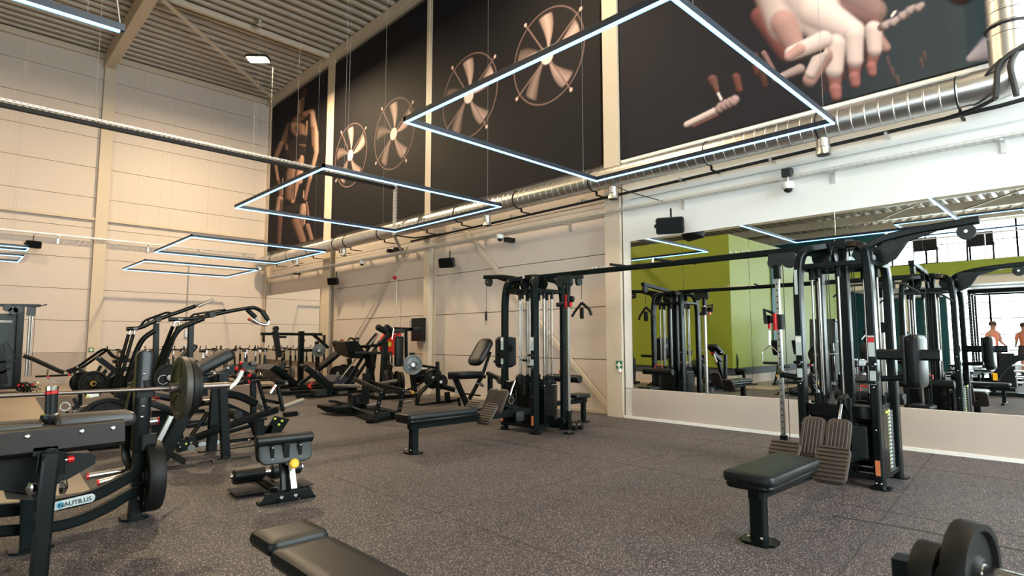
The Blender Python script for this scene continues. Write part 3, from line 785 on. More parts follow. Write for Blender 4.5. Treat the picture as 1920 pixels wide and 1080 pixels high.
b = at(742, 521, x=WX - .08)
t = thing('alarm_bell', 'red fire alarm sounder on a grey conduit between the columns', 'alarm', b)
part('sounder', G().rev(b, (-1, 0, 0), [(.05, 0), (.06, .03), (.05, .07), (.02, .08)], 16), RED, t)
part('conduit', G().tube([b + V((0, 0, 0)), b + V((0, -.06, -.04)), b + V((0, -.06, -2.2))], .014, 8), GALV2, t)
g = G().tube([at(355, 490, y=YF - .05), at(349, 612, y=YF - .05)], .02, 8); g.box(at(349, 625, y=YF - .05), (.12, .08, .25), ch=.01); g.box(at(346, 650, y=YF - .05), (.08, .06, .12), ch=.01)
solo('conduit', g, GALV2, 'grey conduit with switch boxes down the far wall behind the bikes', 'conduit')
def sign(c, n, label):
    t = thing('first_aid_sign', label, 'sign', c, 'small green first aid signs on the columns')
    c = vv(c); n = vv(n); sd = n.cross(Z1)
    part('sign_plate', G().box(c, (.14, .14, .008), sd, Z1), GRN, t, smooth=False)
    g = G().box(c + n * .006, (.10, .035, .006), sd, Z1); g.box(c + n * .0065, (.035, .10, .006), sd, Z1); part('white_cross', g, WH, t, smooth=False)
sign(at(1161, 684, x=WX - .26), (-1, 0, 0), 'green first aid sign on the column left of the mirrors')
sign(at(171, 656, y=YF - .16), (0, -1, 0), 'green first aid sign on the far wall column')
g = G().box(at(1162, 694, x=WX - .29), (.05, .05, .06), ch=.01); solo('door_sensor', g, WH, 'small white box under the first aid sign', 'sensor')
b = at(787, 618, x=WX - .2)
t = thing('wall_screen', 'black square screen case on the column behind the shoulder-pad machine', 'screen', b)
part('screen_case', G().box(b, (.18, .55, .60), ch=.02), BRC, t); part('screen_mount', G().box(b + V((.12, .3, .12)), (.1, .4, .12)), GR, t)
g = G().box(at(775, 612, x=WX - .1), (.1, .26, .30), ch=.01); solo('junction_box', g, GALV2, 'pale square box left of the black screen case', 'junction box')
# dark poster on the far wall above the green volume, seen in the mirror
t = thing('wall_banner', 'dark banner high behind the lime green volume, seen in the mirror', 'banner', (-8, YF - .1, 5.0))
part('banner_sheet', G().box((-8, YF - .08, 6.8), (8, .04, 3.6)), FR2, t, smooth=False)

# ================================================================== CABLE TOWERS
def P(u, v, y): return at(u, v, y=y)
def mirror_y(yc, s):                              # tower local -> world; s = -1 flips the sides
    return lambda x, y, z: V((x, yc + s * y, z))
def weight_stack(parent, T, cx, cy, along, side, lit=None):
    # plates, shroud, guide rods; 'along' is the unit vector across the stack's face
    g = G(); n = 16
    for k in range(n):
        g.box(T(cx, cy, .14 + k * .036), (.30 if along == 'x' else .12, .12 if along == 'x' else .30, .029), ch=.01)
    part('weight_stack', g, IR if lit else FR2, parent)  # lit stack's brightness goes into its colour: grey in place of black
    g = G()
    for d in (-.09, .09):
        dx, dy = (d, 0) if along == 'x' else (0, d)
        g.cyl(T(cx + dx, cy + dy, .08), T(cx + dx, cy + dy, 2.16), .011, 12)
    part('guide_rod', g, ROD, parent)
    g = G()
    for d in (-.09, .09):
        dx, dy = (d, 0) if along == 'x' else (0, d)
        g.cyl(T(cx + dx, cy + dy, .72), T(cx + dx, cy + dy, .84), .026, 12); g.cyl(T(cx + dx, cy + dy, 2.04), T(cx + dx, cy + dy, 2.18), .028, 12)
    part('rod_sleeve', g, FR, parent)
    part('stack_top_plate', G().box(T(cx, cy, .735), (.30 if along == 'x' else .09, .09 if along == 'x' else .30, .05), ch=.01), FR, parent)
    g = G()
    g.cyl(T(cx, cy, .76), T(cx, cy, 2.2), .004, 6); g.cyl(T(cx + .03, cy + .03, .76), T(cx + .03, cy + .03, 2.2), .004, 6)
    part('lift_cable', g, CABLE, parent)
def pulley(g, c, axis, r=.06, w=.03):
    c = vv(c); a = vv(axis).normalized()
    g.rev(c - a * (w / 2), a, [(r * .3, 0), (r, 0), (r, w * .2), (r * .9, w * .5), (r, w * .8), (r, w), (r * .3, w)], 24)
def tower(name_label, yc, s, bench_y, ct):
    T = mirror_y(yc, s)
    H = .33
    px = (6.40, 7.06); cxm = 6.73
    t = thing('cable_station', name_label, 'cable machine', (cxm, yc, 0), 'four sided cable stations joined by a long beam')
    # bent corner posts
    for ix, xx in enumerate(px):
        for yy in (-H, H):
            sx = 1 if ix == 0 else -1; sy = 1 if yy < 0 else -1
            g = G().rail([T(xx, yy, .012), T(xx, yy, 2.02), T(xx + sx * .03, yy + sy * .03, 2.33), T(xx + sx * .20, yy + sy * .20, 2.37)], .075, .115, up=V((1, 0, 0)), fr=.22, ch=.012)
            part('corner_post', g, FR, t)
            g = G().box(T(xx, yy, .008), (.17, .17, .016), ch=.035); part('foot_plate', g, FR2, t)
            g = G().bolts([T(xx - .0 - .04 * (1 if ix == 0 else -1) - (.02 if ix == 0 else -.02), yy + o, z) for o in (-.02, .02) for z in (.06,)] + [T(xx - (.06 if ix == 0 else -.06), yy, z) for z in (.55, .95, 1.15)], (-1 if ix == 0 else 1, 0, 0)); part('bolt', g, CR, t)
    # centre hub
    g = G().box(T(cxm, 0, 2.385), (.26, .26, .09), ch=.05); g.box(T(cxm, 0, 1.2), (.09, .12, 2.36), ch=.01); part('centre_column', g, FR, t)
    g = G(); pulley(g, T(cxm - .2, .0, 2.28), (0, 1, 0), .09); pulley(g, T(cxm + .2, 0, 2.28), (0, 1, 0), .09); pulley(g, T(cxm, .2, 2.28), X1, .09); pulley(g, T(cxm, -.2, 2.28), X1, .09)
    part('top_pulley', g, FR2, t)
    # top and bottom rings
    for z, nm in ((2.16, 'top_frame'), (.10, 'base_frame')):
        g = G(); c = [T(px[0], -H, z), T(px[1], -H, z), T(px[1], H, z), T(px[0], H, z)]
        for i in range(4): g.rail([c[i], c[(i + 1) % 4]], .05, .05)
        g.rail([T(cxm, -H, z), T(cxm, H, z)], .06, .04); g.rail([T(px[0], 0, z), T(px[1], 0, z)], .06, .04)
        part(nm, g, FR, t)
    # curved bumper shelf round the stacks at 0.72 m
    g = G().rail([T(px[0] + .02, -H, .70), T(px[0] - .05, -H + .08, .70), T(px[0] - .05, H - .08, .70), T(px[0] + .02, H, .70)], .03, .12, fr=.06)
    g.box(T(px[0] + .10, 0, .745), (.26, .5, .02), ch=.02); part('bumper_shelf', g, FR2, t)
    # stacks
    weight_stack(t, T, px[0] + .08, .06, 'y', -1)
    weight_stack(t, T, px[1] - .08, -.04, 'y', 1)
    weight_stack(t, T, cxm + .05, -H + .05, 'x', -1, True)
    weight_stack(t, T, cxm + .02, H - .05, 'x', 1)
    # shrouds with number strips
    g = G(); g.box(T(cxm - .16, -H - .02, .42), (.17, .02, .60), ch=.004); part('stack_shroud', g, FR2, t)
    g = G()
    for k in range(16): g.box(T(cxm + .03, -H - .018, .16 + k * .036), (.05, .006, .018))
    part('number_strip', g, STK, t)
    g = G()
    for k in range(16): g.box(T(cxm - .04, -H - .02, .16 + k * .036), (.02, .006, .014))
    part('kilo_strip', g, mat_yel, t)
    part('caution_label', G().box(T(cxm - .10, -H - .034, .70), (.14, .004, .02)), mat_yel, t)
    part('belt_guard', G().box(T(px[0] - .02, -.18, .42), (.05, .14, .30), ch=.01), GR, t)
    # labels on the front posts
    for yy, z in ((-H, 1.34), (H, 1.34)):
        part('instruction_label', G().box(T(px[0] - .062, yy, z), (.004, .055, .20), ch=.0), STK, t)
        part('red_label_band', G().box(T(px[0] - .063, yy, z + .06), (.004, .055, .05)), RED if yy < 0 and s > 0 else WH, t)
        part('instruction_label', G().box(T(px[0] - .062, yy, z - .30), (.004, .05, .13)), STK, t)
        g = G()
        for dz in (-.17, -.34): g.rail([T(px[0] - .05, yy, z + dz), T(px[0] - .13, yy, z + dz), T(px[0] - .13, yy, z + dz)], .07, .03)
        part('bottle_holder', g, FR2, t)
        part('rating_sticker', G().box(T(px[0] - .062, yy, .20), (.004, .04, .14)), OR, t)
    if s > 0: part('name_badge', G().box(T(px[0] - .061, H - .0, 2.0), (.004, .03, .26)), STK, t)
    # hook arms on the front corner
    g = G().tube([T(px[0] + .02, -H - .05, 1.03), T(px[0] + .02, -H - .26, 1.05)], .028, 12); part('storage_peg', g, FR, t)
    g = G().tube([T(px[1] - .02, -H - .05, 1.05), T(px[1] + .02, -H - .3, 1.06)], .028, 12); part('storage_peg', g, FR, t)
    # --- low row station towards the room (-x): bench, foot plates
    by = bench_y
    x0 = 3.95 if s > 0 else 4.06
    xe = x0 + .95 if s > 0 else x0 + 1.12
    g = G().pad((( x0 + xe) / 2, by, .455), X1, Y1, xe - x0, .36, .075, .06, .025); part('bench_seat', g, VN, t)
    part('seat_shell', G().pad(((x0 + xe) / 2, by, .405), X1, Y1, xe - x0 - .02, .33, .05, .06, .02), FR2, t)
    g = G().rail([(x0 + .12, by, .345), (6.35, by, .345 if s < 0 else .30)], .08, .10, ch=.01); part('bench_beam', g, FR, t)
    g = G().rail([(x0 + .19, by, .015), (x0 + .19, by, .37)], .10, .09, up=X1, ch=.01); part('bench_leg', g, FR, t)
    g = G().box((x0 + .19, by, .01), (.20, .24, .02), ch=.05); part('bench_foot', g, FR2, t)
    g = G().bolts([(x0 + .12, by - .045, .05), (x0 + .12, by + .045, .05)], (-1, 0, 0), .011); part('bolt', g, CR, t)
    for sy in (-1, 1):
        f = G(); r = G()
        c = V((5.16 if s > 0 else 5.34, by + .03 + sy * .19, .40)); n_ = V((-.72, 0, .55)).normalized(); e2 = Y1; e1 = n_.cross(e2).normalized()
        f.pad(c, e1, e2, .33, .26, .03, .06, .012)
        for k in range(9): r.rail([c + e1 * (-.145 + k * .036) - e2 * .115 + n_ * .017, c + e1 * (-.145 + k * .036) + e2 * .115 + n_ * .017], .016, .012, n_)
        ft = part('foot_rest', f, TR, t); part('tread_rib', r, TR, ft)
        f = G().rail([c - n_ * .03, (c.x + .1, by, .34)], .05, .04); part('foot_rest_bracket', f, FR, t)
        c = V((5.66, by + .04 + sy * .105, .53)); n_ = V((-.80, 0, .42)).normalized(); e1 = n_.cross(e2).normalized(); f = G(); r = G()
        f.pad(c, e1, e2, .38, .205, .03, .06, .012)
        for k in range(6): r.rail([c + e2 * (-.075 + k * .03) - e1 * .16 + n_ * .017, c + e2 * (-.075 + k * .03) + e1 * .16 + n_ * .017], .013, .012, n_)
        ft = part('foot_rest', f, TR, t); part('tread_rib', r, TR, ft)
    part('foot_plate_stem', G().rail([(5.70, by + .04, .50), (6.25, by + .04, .36)], .06, .06), FR, t)
    g = G(); pulley(g, (6.12, by, .82), Y1, .075, .045); pulley(g, (6.34, by + .10, .80), Y1, .06)
    g.box((6.17, by, .72), (.05, .09, .26), ch=.01); part('row_pulley', g, FR2, t)
    # --- lat arm on the outer side (-y local)
    g = G().rail([T(cxm - .1, -.20, 2.30), T(cxm - .05, -H - .02, 2.40), T(cxm - .02, -H - .30, 2.455), T(cxm - .02, -1.16, 2.49)], .085, .07, fr=.15, ch=.012); part('pulldown_arm', g, FR, t)
    g = G().prism([T(cxm - .045, -H - .0, 2.12), T(cxm - .045, -H - .02, 2.42), T(cxm - .045, -.86, 2.44), T(cxm - .045, -.60, 2.36), T(cxm - .045, -H - .16, 2.20)], (.012, 0, 0))
    g.prism([T(cxm + .0, -H - .0, 2.12), T(cxm, -H - .02, 2.42), T(cxm, -.86, 2.44), T(cxm, -.60, 2.36), T(cxm, -H - .16, 2.20)], (.012, 0, 0)); part('arm_gusset', g, FR2, t)
    g = G(); pulley(g, T(cxm - .02, -1.06, 2.395), X1, .075, .05); pulley(g, T(cxm - .02, -H - .12, 2.33), X1, .07, .07); part('arm_pulley', g, GR, t)
    part('pulley_hub', G().cyl(T(cxm - .06, -1.06, 2.395), T(cxm + .02, -1.06, 2.395), .014), CR, t)
    if s < 0:                                      # free hanging cable with clip
        pt = T(cxm - .02, -1.13, 2.39)
        part('pull_cable', G().tube([pt, pt - V((0, 0, .55))], .004, 6), CABLE, t)
        part('cable_end', G().cyl(pt - V((0, 0, .50)), pt - V((0, 0, .66)), .02), CABLE, t); part('carabiner', G().torus(pt - V((0, 0, .71)), X1, .03, .005, 12, 5), CR, t)
    # back pad on that side
    g = G().rail([T(px[0] + .05, -H - .02, 1.26), T(px[0] + .05, -H - .52, 1.26)], .09, .10, ch=.02) if s > 0 else G().rail([T(cxm - .2, -H - .0, 1.26), T(cxm - .2, -H - .22, 1.26)], .09, .10, ch=.02); part('pad_arm', g, FR, t)
    yo = -.58 if s > 0 else -.40
    g = G().pad(T(px[0] + .14, yo, 1.21), Z1, X1, .46, .34, .03, .03, .01); part('pad_plate', g, GR, t)
    g = G().pad(T(px[0] + .14, yo - .07, 1.20), Z1, X1, .50, .38, .11, .07, .035); part('back_pad', g, VN, t)
    # --- pulldown seat on the wall side (+x)
    g = G().rail([(px[1], yc, .36), (8.02, yc, .36)], .06, .08); g.rail([(7.95, yc, .02), (7.95, yc, .38)], .07, .07); g.box((7.95, yc, .01), (.16, .2, .02), ch=.03)
    g.rail([(7.45, yc, .36), (7.45, yc, .80)], .06, .06, up=X1); part('seat_frame', g, FR, t)
    part('pulldown_seat', G().pad((7.80, yc, .45), X1, Y1, .40, .30, .07, .05, .025), VN, t)
    g = G(); g.cyl((7.46, yc - .34, .76), (7.46, yc + .34, .76), .065, 20, .01); part('thigh_roller', g, VN, t)
    g = G().tube([(7.44, yc - .08, .83), (7.42, yc - .08, .88), (7.42, yc + .08, .88), (7.44, yc + .08, .83)], .010, 8); part('adjuster_grip', g, RED, t)
    g = G().rail([(cxm + .18, yc, 2.32), (7.06, yc, 2.42), (7.95, yc, 2.50)], .07, .07, fr=.1); part('pulldown_arm', g, FR, t)
    g = G(); pulley(g, (7.86, yc, 2.41), Y1, .075, .05); part('arm_pulley', g, GR, t)
    if s < 0:
        part('pull_cable', G().tube([(7.9, yc - .03, 2.35), (7.9, yc - .03, 2.1)], .005, 6), CABLE, t)
        g = G().pad((7.9, yc - .03, 1.86), V((.2, 1, .1)), Z1, .09, .20, .03, .03, .01); g.tube([(7.9, yc - .03, 2.04), (7.88, yc + .12, 1.88), (7.86, yc + .16, 1.80)], .022, 8); g.tube([(7.9, yc - .03, 2.04), (7.92, yc - .18, 1.92), (7.92, yc - .22, 1.82)], .026, 8); part('close_grip_handle', g, BRC, t)
    else:
        g = G().tube([(7.9, yc, 2.35), (7.9, yc, 2.08)], .004, 6); part('pull_cable', g, CABLE, t)
        g = G().tube([(7.9, yc - .45, 1.93), (7.9, yc - .28, 2.06), (7.9, yc + .28, 2.06), (7.9, yc + .45, 1.93)], .014, 8, .08); part('lat_bar', g, GR, t)
    # --- adjustable column on the inner side (+y local)
    cx, cy = 6.76, .68 - .0
    g = G().box(T(cx, cy, 1.20), (.05, .045, 1.90), ch=.006); part('adjustable_column', g, ST, t)
    g = G()
    for k in range(26): g.cyl(T(cx - .026, cy, .35 + k * .07), T(cx - .0245, cy, .35 + k * .07), .009, 8)
    part('adjustment_hole', g, BRC, t)
    part('column_cap', G().box(T(cx, cy, 2.17), (.07, .07, .16), ch=.01), FR, t)
    g = G().box(T(cx, cy, .20), (.07, .07, .28), ch=.01); g.rail([T(cx, H, .10), T(cx, cy, .12)], .07, .08); g.box(T(cx, cy, .01), (.14, .14, .02), ch=.02)
    pulley(g, T(cx - .04, cy - .12, .16), X1, .08, .04); pulley(g, T(cx - .04, cy - .28, .18), X1, .07, .04); part('column_base', g, FR, t)
    g = G(); pulley(g, T(cx, cy + .02, 2.28), X1, .075, .05); pulley(g, T(cx, cy - .14, 2.28), X1, .075, .05); g.box(T(cx, cy - .06, 2.32), (.03, .30, .12)); part('arm_pulley', g, GR, t)
    g = G().tube([T(cx - .05, cy + .03, 2.25), T(cx - .07, cy + .05, 1.7)], .004, 6); g.tube([T(cx + .04, cy - .05, 2.25), T(cx + .04, cy - .05, .2)], .004, 6); part('pull_cable', g, CABLE, t)
    zc = 1.60 if s > 0 else 1.98
    g = G().box(T(cx, cy, zc), (.09, .09, .17), ch=.01); g.tube([T(cx - .02, cy + .05, zc + .1), T(cx - .1, cy + .12, zc + .14), T(cx - .12, cy + .1, zc - .02)], .02, 8); pulley(g, T(cx - .04, cy + .10, zc + .03), X1, .05, .05); part('sliding_carriage', g, BRC, t)
    g = G().box(T(cx - .05, cy + .02, zc), (.06, .035, .19), ch=.01); g.box(T(cx - .04, cy + .09, zc), (.05, .03, .15), ch=.01); part('carriage_handle', g, RED, t)
    if s < 0: part('selector_knob', G().tube([T(cx - .02, cy + .02, 1.95), T(cx - .10, cy - .14, 1.93)], .035, 12), BRC, t)
    if s > 0:
        q = T(cx - .08, cy + .08, 1.50)
        part('spring_hook', G().tube([q, q - V((0, 0, .16))], .012, 8), CR, t)
        q2 = q - V((0, 0, .16))
        part('stirrup_handle', G().tube([q2, q2 + V((-.0, .085, -.08)), q2 + V((0, .085, -.2)), q2 + V((0, -.085, -.2)), q2 + V((0, -.085, -.08)), q2], .006, 8), CR, t)
        part('stirrup_grip', G().cyl(q2 + V((0, .08, -.2)), q2 + V((0, -.08, -.2)), .016, 12), VN, t)
        g = G().tube([T(px[0], .3, 1.0), T(px[0] - .02, .52, 1.03), T(cx - .04, cy, 1.05)], .03, 10); part('column_stay', g, FR, t)
    # carabiner strap at low row
    q = V((6.02, by, .80))
    g = G().tube([q, q + V((-.06, 0, -.10)), q + V((-.10, 0, -.2))], .012, 8); part('snap_hook', g, CR, t)
    if s > 0:
        g = G(); c = q + V((-.12, .10, -.33)); g.torus(c, V((.6, .8, 0)), .075, .018, 20, 6); part('cable_strap', g, VN, t)
        g = G().tube([q + V((-.10, .03, -.2)), c + V((0, 0, .10)), c + V((0, .06, .07))], .016, 8); part('strap_ring', g, CR, t)
    else:
        g = G().torus(q + V((-.10, -.02, -.27)), Y1, .05, .006, 16, 6); part('cable_strap', g, CR, t)
        g = G().pad(q + V((-.02, -.12, -.50)), X1, Z1, .16, .14, .02, .03, .008); part('handle_plate', g, GR, t)
    return t
mat_yel = mat('yellow_print', (.55, .60, .05), .5)
tower('near cable tower with low row bench in front of the mirrors', 1.93, 1, 1.79, 0)
tower('far cable tower with low row bench, left of the mirrors', 6.41, -1, 6.12, 0)
t = thing('crossover_beam', 'long black crossover beam with chin-up grips joining the two cable towers', 'beam', (6.76, 4.17, 2.3))
part('beam', G().rail([(6.78, 2.05, 2.40), (6.78, 6.30, 2.40)], .055, .075, ch=.012), FR, t)
for k, yy in enumerate((3.9, 4.6)):
    g = G().tube([(6.78, yy, 2.41), (6.60, yy + .06, 2.42), (6.42, yy + .08, 2.42)], .018, 10, .05); g.tube([(6.78, yy, 2.41), (6.96, yy - .06, 2.42), (7.14, yy - .08, 2.42)], .018, 10, .05); part('chin_up_grip', g, FR2, t)
part('grip_post', G().cyl((6.78, 4.25, 2.42), (6.78, 4.25, 2.50), .014), CR, t)
g = G()
for yy in (2.95, 3.02, 3.10, 3.17, 5.05, 5.12, 5.2, 5.27): g.torus((6.78, yy, 2.455), Y1, .013, .004, 10, 5)
part('hook_eye', g, CR, t)
# two dumbbell-like handles on the floor beside the far tower
b = at(1082, 806, z=0)
t = thing('pull_handle', 'pair of small black and chrome pull handles lying on the floor by the far tower', 'handle', b)
part('chrome_yoke', G().tube([b + V((-.06, 0, .02)), b + V((-.05, .0, .07)), b + V((.05, 0, .07)), b + V((.06, 0, .02))], .012, 8, .02), CR, t)
g = G()
for d in (-.07, .07): g.cyl(b + V((d, -.05, .035)), b + V((d, .05, .035)), .035, 14); g.torus(b + V((d, .0, .09)), V((1, 1, 0)), .04, .012, 16, 6)
part('grip_cup', g, BRC, t)

# ================================================================== FREE WEIGHTS AND LEVER MACHINES
def mpp(p):                                       # metres per photo pixel at a point: sizes of far parts
    return (p.x * _fw[0] + p.y * _fw[1]) * 1.0 / CF
def R(g, y, segs, dep=None, ch=.006):             # flat steel: segments (u1, v1, u2, v2, px width)
    for (a, b, c, d, w) in segs:
        p, q = P(a, b, y), P(c, d, y); ww = w * mpp((p + q) / 2); g.rail([p, q], ww, dep or ww, Y1, ch=min(ch, ww * .2))
    return g
def Tn(g, y, pts, r, fr=.06, n=8):                # round steel through photo points, radius in px
    q = [P(u, v, y) for u, v in pts]; g.tube(q, r * mpp(q[0]), n, fr if len(q) > 2 else 0); return g
def hexa(g, y, pts, dep):
    g.prism([P(u, v, y) for u, v in pts], (0, dep, 0)); return g
PLATES = 'weight plates loaded on the machines'
def plate(c, ax, r, w, label, m=None, hub=None, spokes=True):
    c = vv(c); a = vv(ax).normalized()
    t = thing('weight_plate', label, 'weight plate', c, None)
    g = G().rev(c - a * (w / 2), a, [(r * .12, w * .1), (r * .24, 0), (r * .30, w * .12), (r * .34, w * .24), (r * .78, w * .24), (r * .84, 0), (r * .98, 0), (r, w * .12), (r, w * .88), (r * .98, w), (r * .84, w), (r * .78, w * .76), (r * .34, w * .76), (r * .30, w * .88), (r * .24, w), (r * .12, w * .9)], 36)
    part('disc', g, m or RB, t)
    part('hub_ring', G().rev(c - a * (w * .52), a, [(r * .13, 0), (r * .2, 0), (r * .2, w * 1.04), (r * .13, w * 1.04)], 20), hub or ST, t)
    if spokes:
        e = a.cross(Z1 if abs(a.z) < .9 else X1).normalized(); f = a.cross(e); g = G()
        for k in range(3):
            an = 2.094 * k + .5; d = e * math.cos(an) + f * math.sin(an)
            g.box(c + d * (r * .56), (r * .5, r * .22, w * .8), d, a.cross(d), ch=.01)
        part('grip_web', g, m or RB, t)
    return t

# ---------------- olympic bench at the left: uprights, storage pegs, named frame tube
y = 5.45
t = thing('olympic_bench', 'black bench rack at left whose uprights hold the loaded barbell', 'weight bench', (.6, y, 0))
xu = 1.17
def upright(xo):
    D = V((xo, 0, 0))
    g = G()
    pt_, pb_ = P(267, 656, y) + D, P(265, 850, y) + D
    g.pad((pt_ + pb_) / 2, Z1, X1, (pt_ - pb_).length, .115, .10, .055, .014)
    part('rack_upright', g, FR2, t)
    g = G().rail([P(262, 840, y) + D, P(252, 966, y) + D], .085, .085, Y1); g.box(P(250, 969, y) + D + V((0, 0, 0)), (.18, .2, .02), ch=.04); part('post', g, FR, t)
    g = G().rail([P(272, 712, y) + D, P(274, 733, y) + D], .05, .13, Y1, ch=.012); g.box(P(268, 738, y) + D + V((.0, -.06, 0)), (.13, .05, .05), ch=.01); g.box(P(275, 826, y) + D + V((0, -.06, 0)), (.11, .05, .12), ch=.02); part('bar_hook', g, RB, t)
    part('bolt', G().bolts([P(268, 700, y) + D + V((0, -.052, 0)), P(266, 760, y) + D + V((0, -.052, 0)), P(264, 780, y) + D + V((0, -.052, 0)), P(262, 906, y) + D + V((0, -.045, 0)), P(257, 932, y) + D + V((0, -.045, 0))], (0, -1, 0), .012), CR, t)
    g = G().rail([P(258, 712, y + .18) + D, P(241, 770, y + .18) + D, P(232, 855, y + .18) + D, P(252, 892, y + .1) + D], .06, .08, Y1, fr=.1); part('rear_brace', g, FR, t)
upright(0); upright(-1.12)
g = G().rail([P(-60, 962, 5.30), P(100, 948, 5.30), P(175, 931, 5.33), P(252, 888, 5.40)], .07, .085, Z1, fr=.12, ch=.012)
part('frame_tube', g, FR, t)
g = G().rail([P(-60, 1000, 5.25), P(120, 985, 5.28), P(190, 958, 5.33), P(254, 918, 5.40)], .07, .075, Z1, fr=.12, ch=.012)
part('frame_tube', g, FR, t)
pa, pb = P(101, 950, 5.255), P(160, 936, 5.262)
ex = (pb - pa).normalized(); eyv = V((0, 0, 1)); eyv = (eyv - ex * ex.z).normalized()
part('name_badge', G().pad((pa + pb) / 2, ex, eyv, .30, .06, .006, .028, .002), STK, t)
text('badge_lettering', 'NAUTILUS', .042, (pa + pb) / 2 + V((.03, -.008, 0)), ex, eyv, BRC, t)
part('badge_emblem', G().rev(pa + ex * .035 + V((0, -.003, 0)), (0, -1, 0), [(.022, 0), (.022, .003)], 16), BLU, t)
g = G().tube([P(234, 882, 5.7), P(166, 893, 5.7)], .025, 12); part('storage_peg', g, ST, t)
g = G().tube([P(234, 892, 5.55), P(186, 905, 5.55)], .025, 12); part('storage_peg', g, ST, t)
part('peg_end_ring', G().cyl(P(166, 893, 5.7), P(162, 893.5, 5.7), .028), RED, t); part('peg_end_ring', G().cyl(P(186, 905, 5.55), P(182, 906, 5.55), .028), RED, t)
g = G().tube([P(270, 792, 5.6), P(294, 789, 5.6)], .03, 12); part('storage_peg', g, ST, t); part('peg_end_ring', G().cyl(P(294, 789, 5.6), P(297, 789, 5.6), .032), RED, t)
g = G().tube([P(298, 885, 5.5), P(307, 885, 5.5)], .03, 12); part('storage_peg', g, ST, t)
part('brace', G().rail([P(292, 835, 5.5), P(345, 866, 5.9)], .03, .05), FR, t)
plate(P(281, 891, y), (1, 0, 0), .275, .115, 'thick black plate stored low on the bench rack upright at left', spokes=False)
t = thing('barbell', 'long barbell with brown steel bar racked across the bench at left', 'barbell', P(200, 732, y - .06))
yb = y - .1
A = P(0, 742, yb); B = P(430, 722, yb); d = (B - A).normalized(); A = A - d * 1.0
c1 = P(318, 728, yb)
part('bar_shaft', G().tube([A, c1], .0155, 12), DK, t)
part('sleeve', G().cyl(c1 + d * .05, B, .027, 18, .004), DK, t)
part('collar', G().cyl(c1 - d * .0, c1 + d * .06, .042, 18, .005), DK, t)
part('sleeve', G().cyl(A, A - d * .4, .027, 18, .004), DK, t)
plate(c1 + d * .085, d, .255, .05, 'worn brown-grey weight plate, innermost on the barbell', OLD, spokes=True)
plate(c1 + d * .135, d, .245, .045, 'black weight plate, middle one on the barbell')
plate(c1 + d * .178, d, .20, .035, 'smaller black weight plate, outermost on the barbell')

# ---------------- foreground machine with the bolted pad housing
y = 4.6
t = thing('leg_curl_machine', 'black machine in the left foreground with bolted pad housing and roller post', 'exercise machine', (.2, y, 0))
a, b = P(-130, 826, y), P(234, 790, y); 
a2, b2 = P(-130, 870, y), P(236, 838, y)
g = G().prism([a, a2, a2 + V((0, .05, -.035)), a2 + V((0, .26, -.03)), a + V((0, .30, 0)), a + V((0, .03, .012))], b - a); part('pad_housing', g, VNB, t)
part('bolt', G().bolts([P(52, 818, y - .004), P(154, 808, y - .004), P(212, 802, y - .004)], (0, -1, .1), .014), CR, t)
c = (P(120, 790, y + .18) + P(232, 780, y + .18)) / 2
part('thigh_pad', G().pad(c + V((0, 0, -.01)), X1, Y1, .44, .24, .10, .03, .035), VNB, t)
c = P(5, 804, y + .18); part('thigh_pad', G().pad(c + V((-.05, 0, -.01)), X1, Y1, .50, .24, .09, .03, .035), VNB, t)
p0, p1 = P(95, 802, y + .3), P(97, 733, y + .3)
part('roller_post', G().cyl(p0, p1, .034, 20), VN, t)
part('post_cap', G().cyl(p1, P(98, 723, y + .3), .036, 20, .004), CR, t); part('post_ring', G().cyl(P(97, 738, y + .3), p1, .0365, 20), RED, t)
part('post_collar', G().rev(P(95, 812, y + .3), Z1, [(.062, 0), (.064, .09), (.060, .12)], 24), VN, t)
part('post_flange', G().rev(P(95, 786, y + .3), Z1, [(.060, 0), (.052, .028), (.036, .04)], 24), CR, t)
g = G().prism([P(-40, 850, y + .15), P(170, 850, y + .15), P(180, 856, y + .15), P(178, 870, y + .15), P(120, 903, y + .15), P(60, 926, y + .15), P(-40, 915, y + .15)], (0, .28, 0)); part('cushion', g, VN, t)
g = G().prism([P(10, 922, y + .2), P(60, 930, y + .2), P(64, 938, y + .2), P(12, 936, y + .2)], (0, .2, 0)); part('cushion_base', g, OLD, t)
part('release_knob', G().cyl(P(126, 862, y + .05), P(139, 860, y + .05), .022, 14, .004), RED, t); part('knob_stem', G().cyl(P(110, 863, y + .05), P(127, 862, y + .05), .012), CR, t)
g = G().rail([P(96, 850, y - .12), P(86, 930, y - .14), P(70, 1100, y - .18)], .085, .09, Y1, ch=.014); top = P(96, 856, y - .12); g.cyl(top - V((0, .045, 0)), top + V((0, .045, 0)), .045, 20)
part('front_leg', g, FR, t)
g = G().rail([P(79, 848, y), P(74, 885, y)], .04, .05, Y1); g.rail([P(114, 845, y), P(112, 890, y)], .045, .05, Y1); part('pivot_bracket', g, FR2, t)
part('pivot_cap', G().rev(P(62, 915, y - .05), (-1, -.4, 0), [(.04, 0), (.04, .02), (.02, .03)], 16), CR, t)
part('pivot_cap', G().rev(P(115, 913, y - .05), (1, -.4, 0), [(.045, 0), (.045, .02), (.02, .03)], 16), CR, t)
g = G().rail([P(60, 895, y + .55), P(58, 1024, y + .55)], .12, .08, Y1, ch=.012); g.box(P(58, 1028, y + .55), (.24, .2, .02), ch=.04); part('rear_leg', g, FR, t)
part('leg_mat', G().box(P(85, 845, y + .02), (.12, .04, .05)), GR, t)

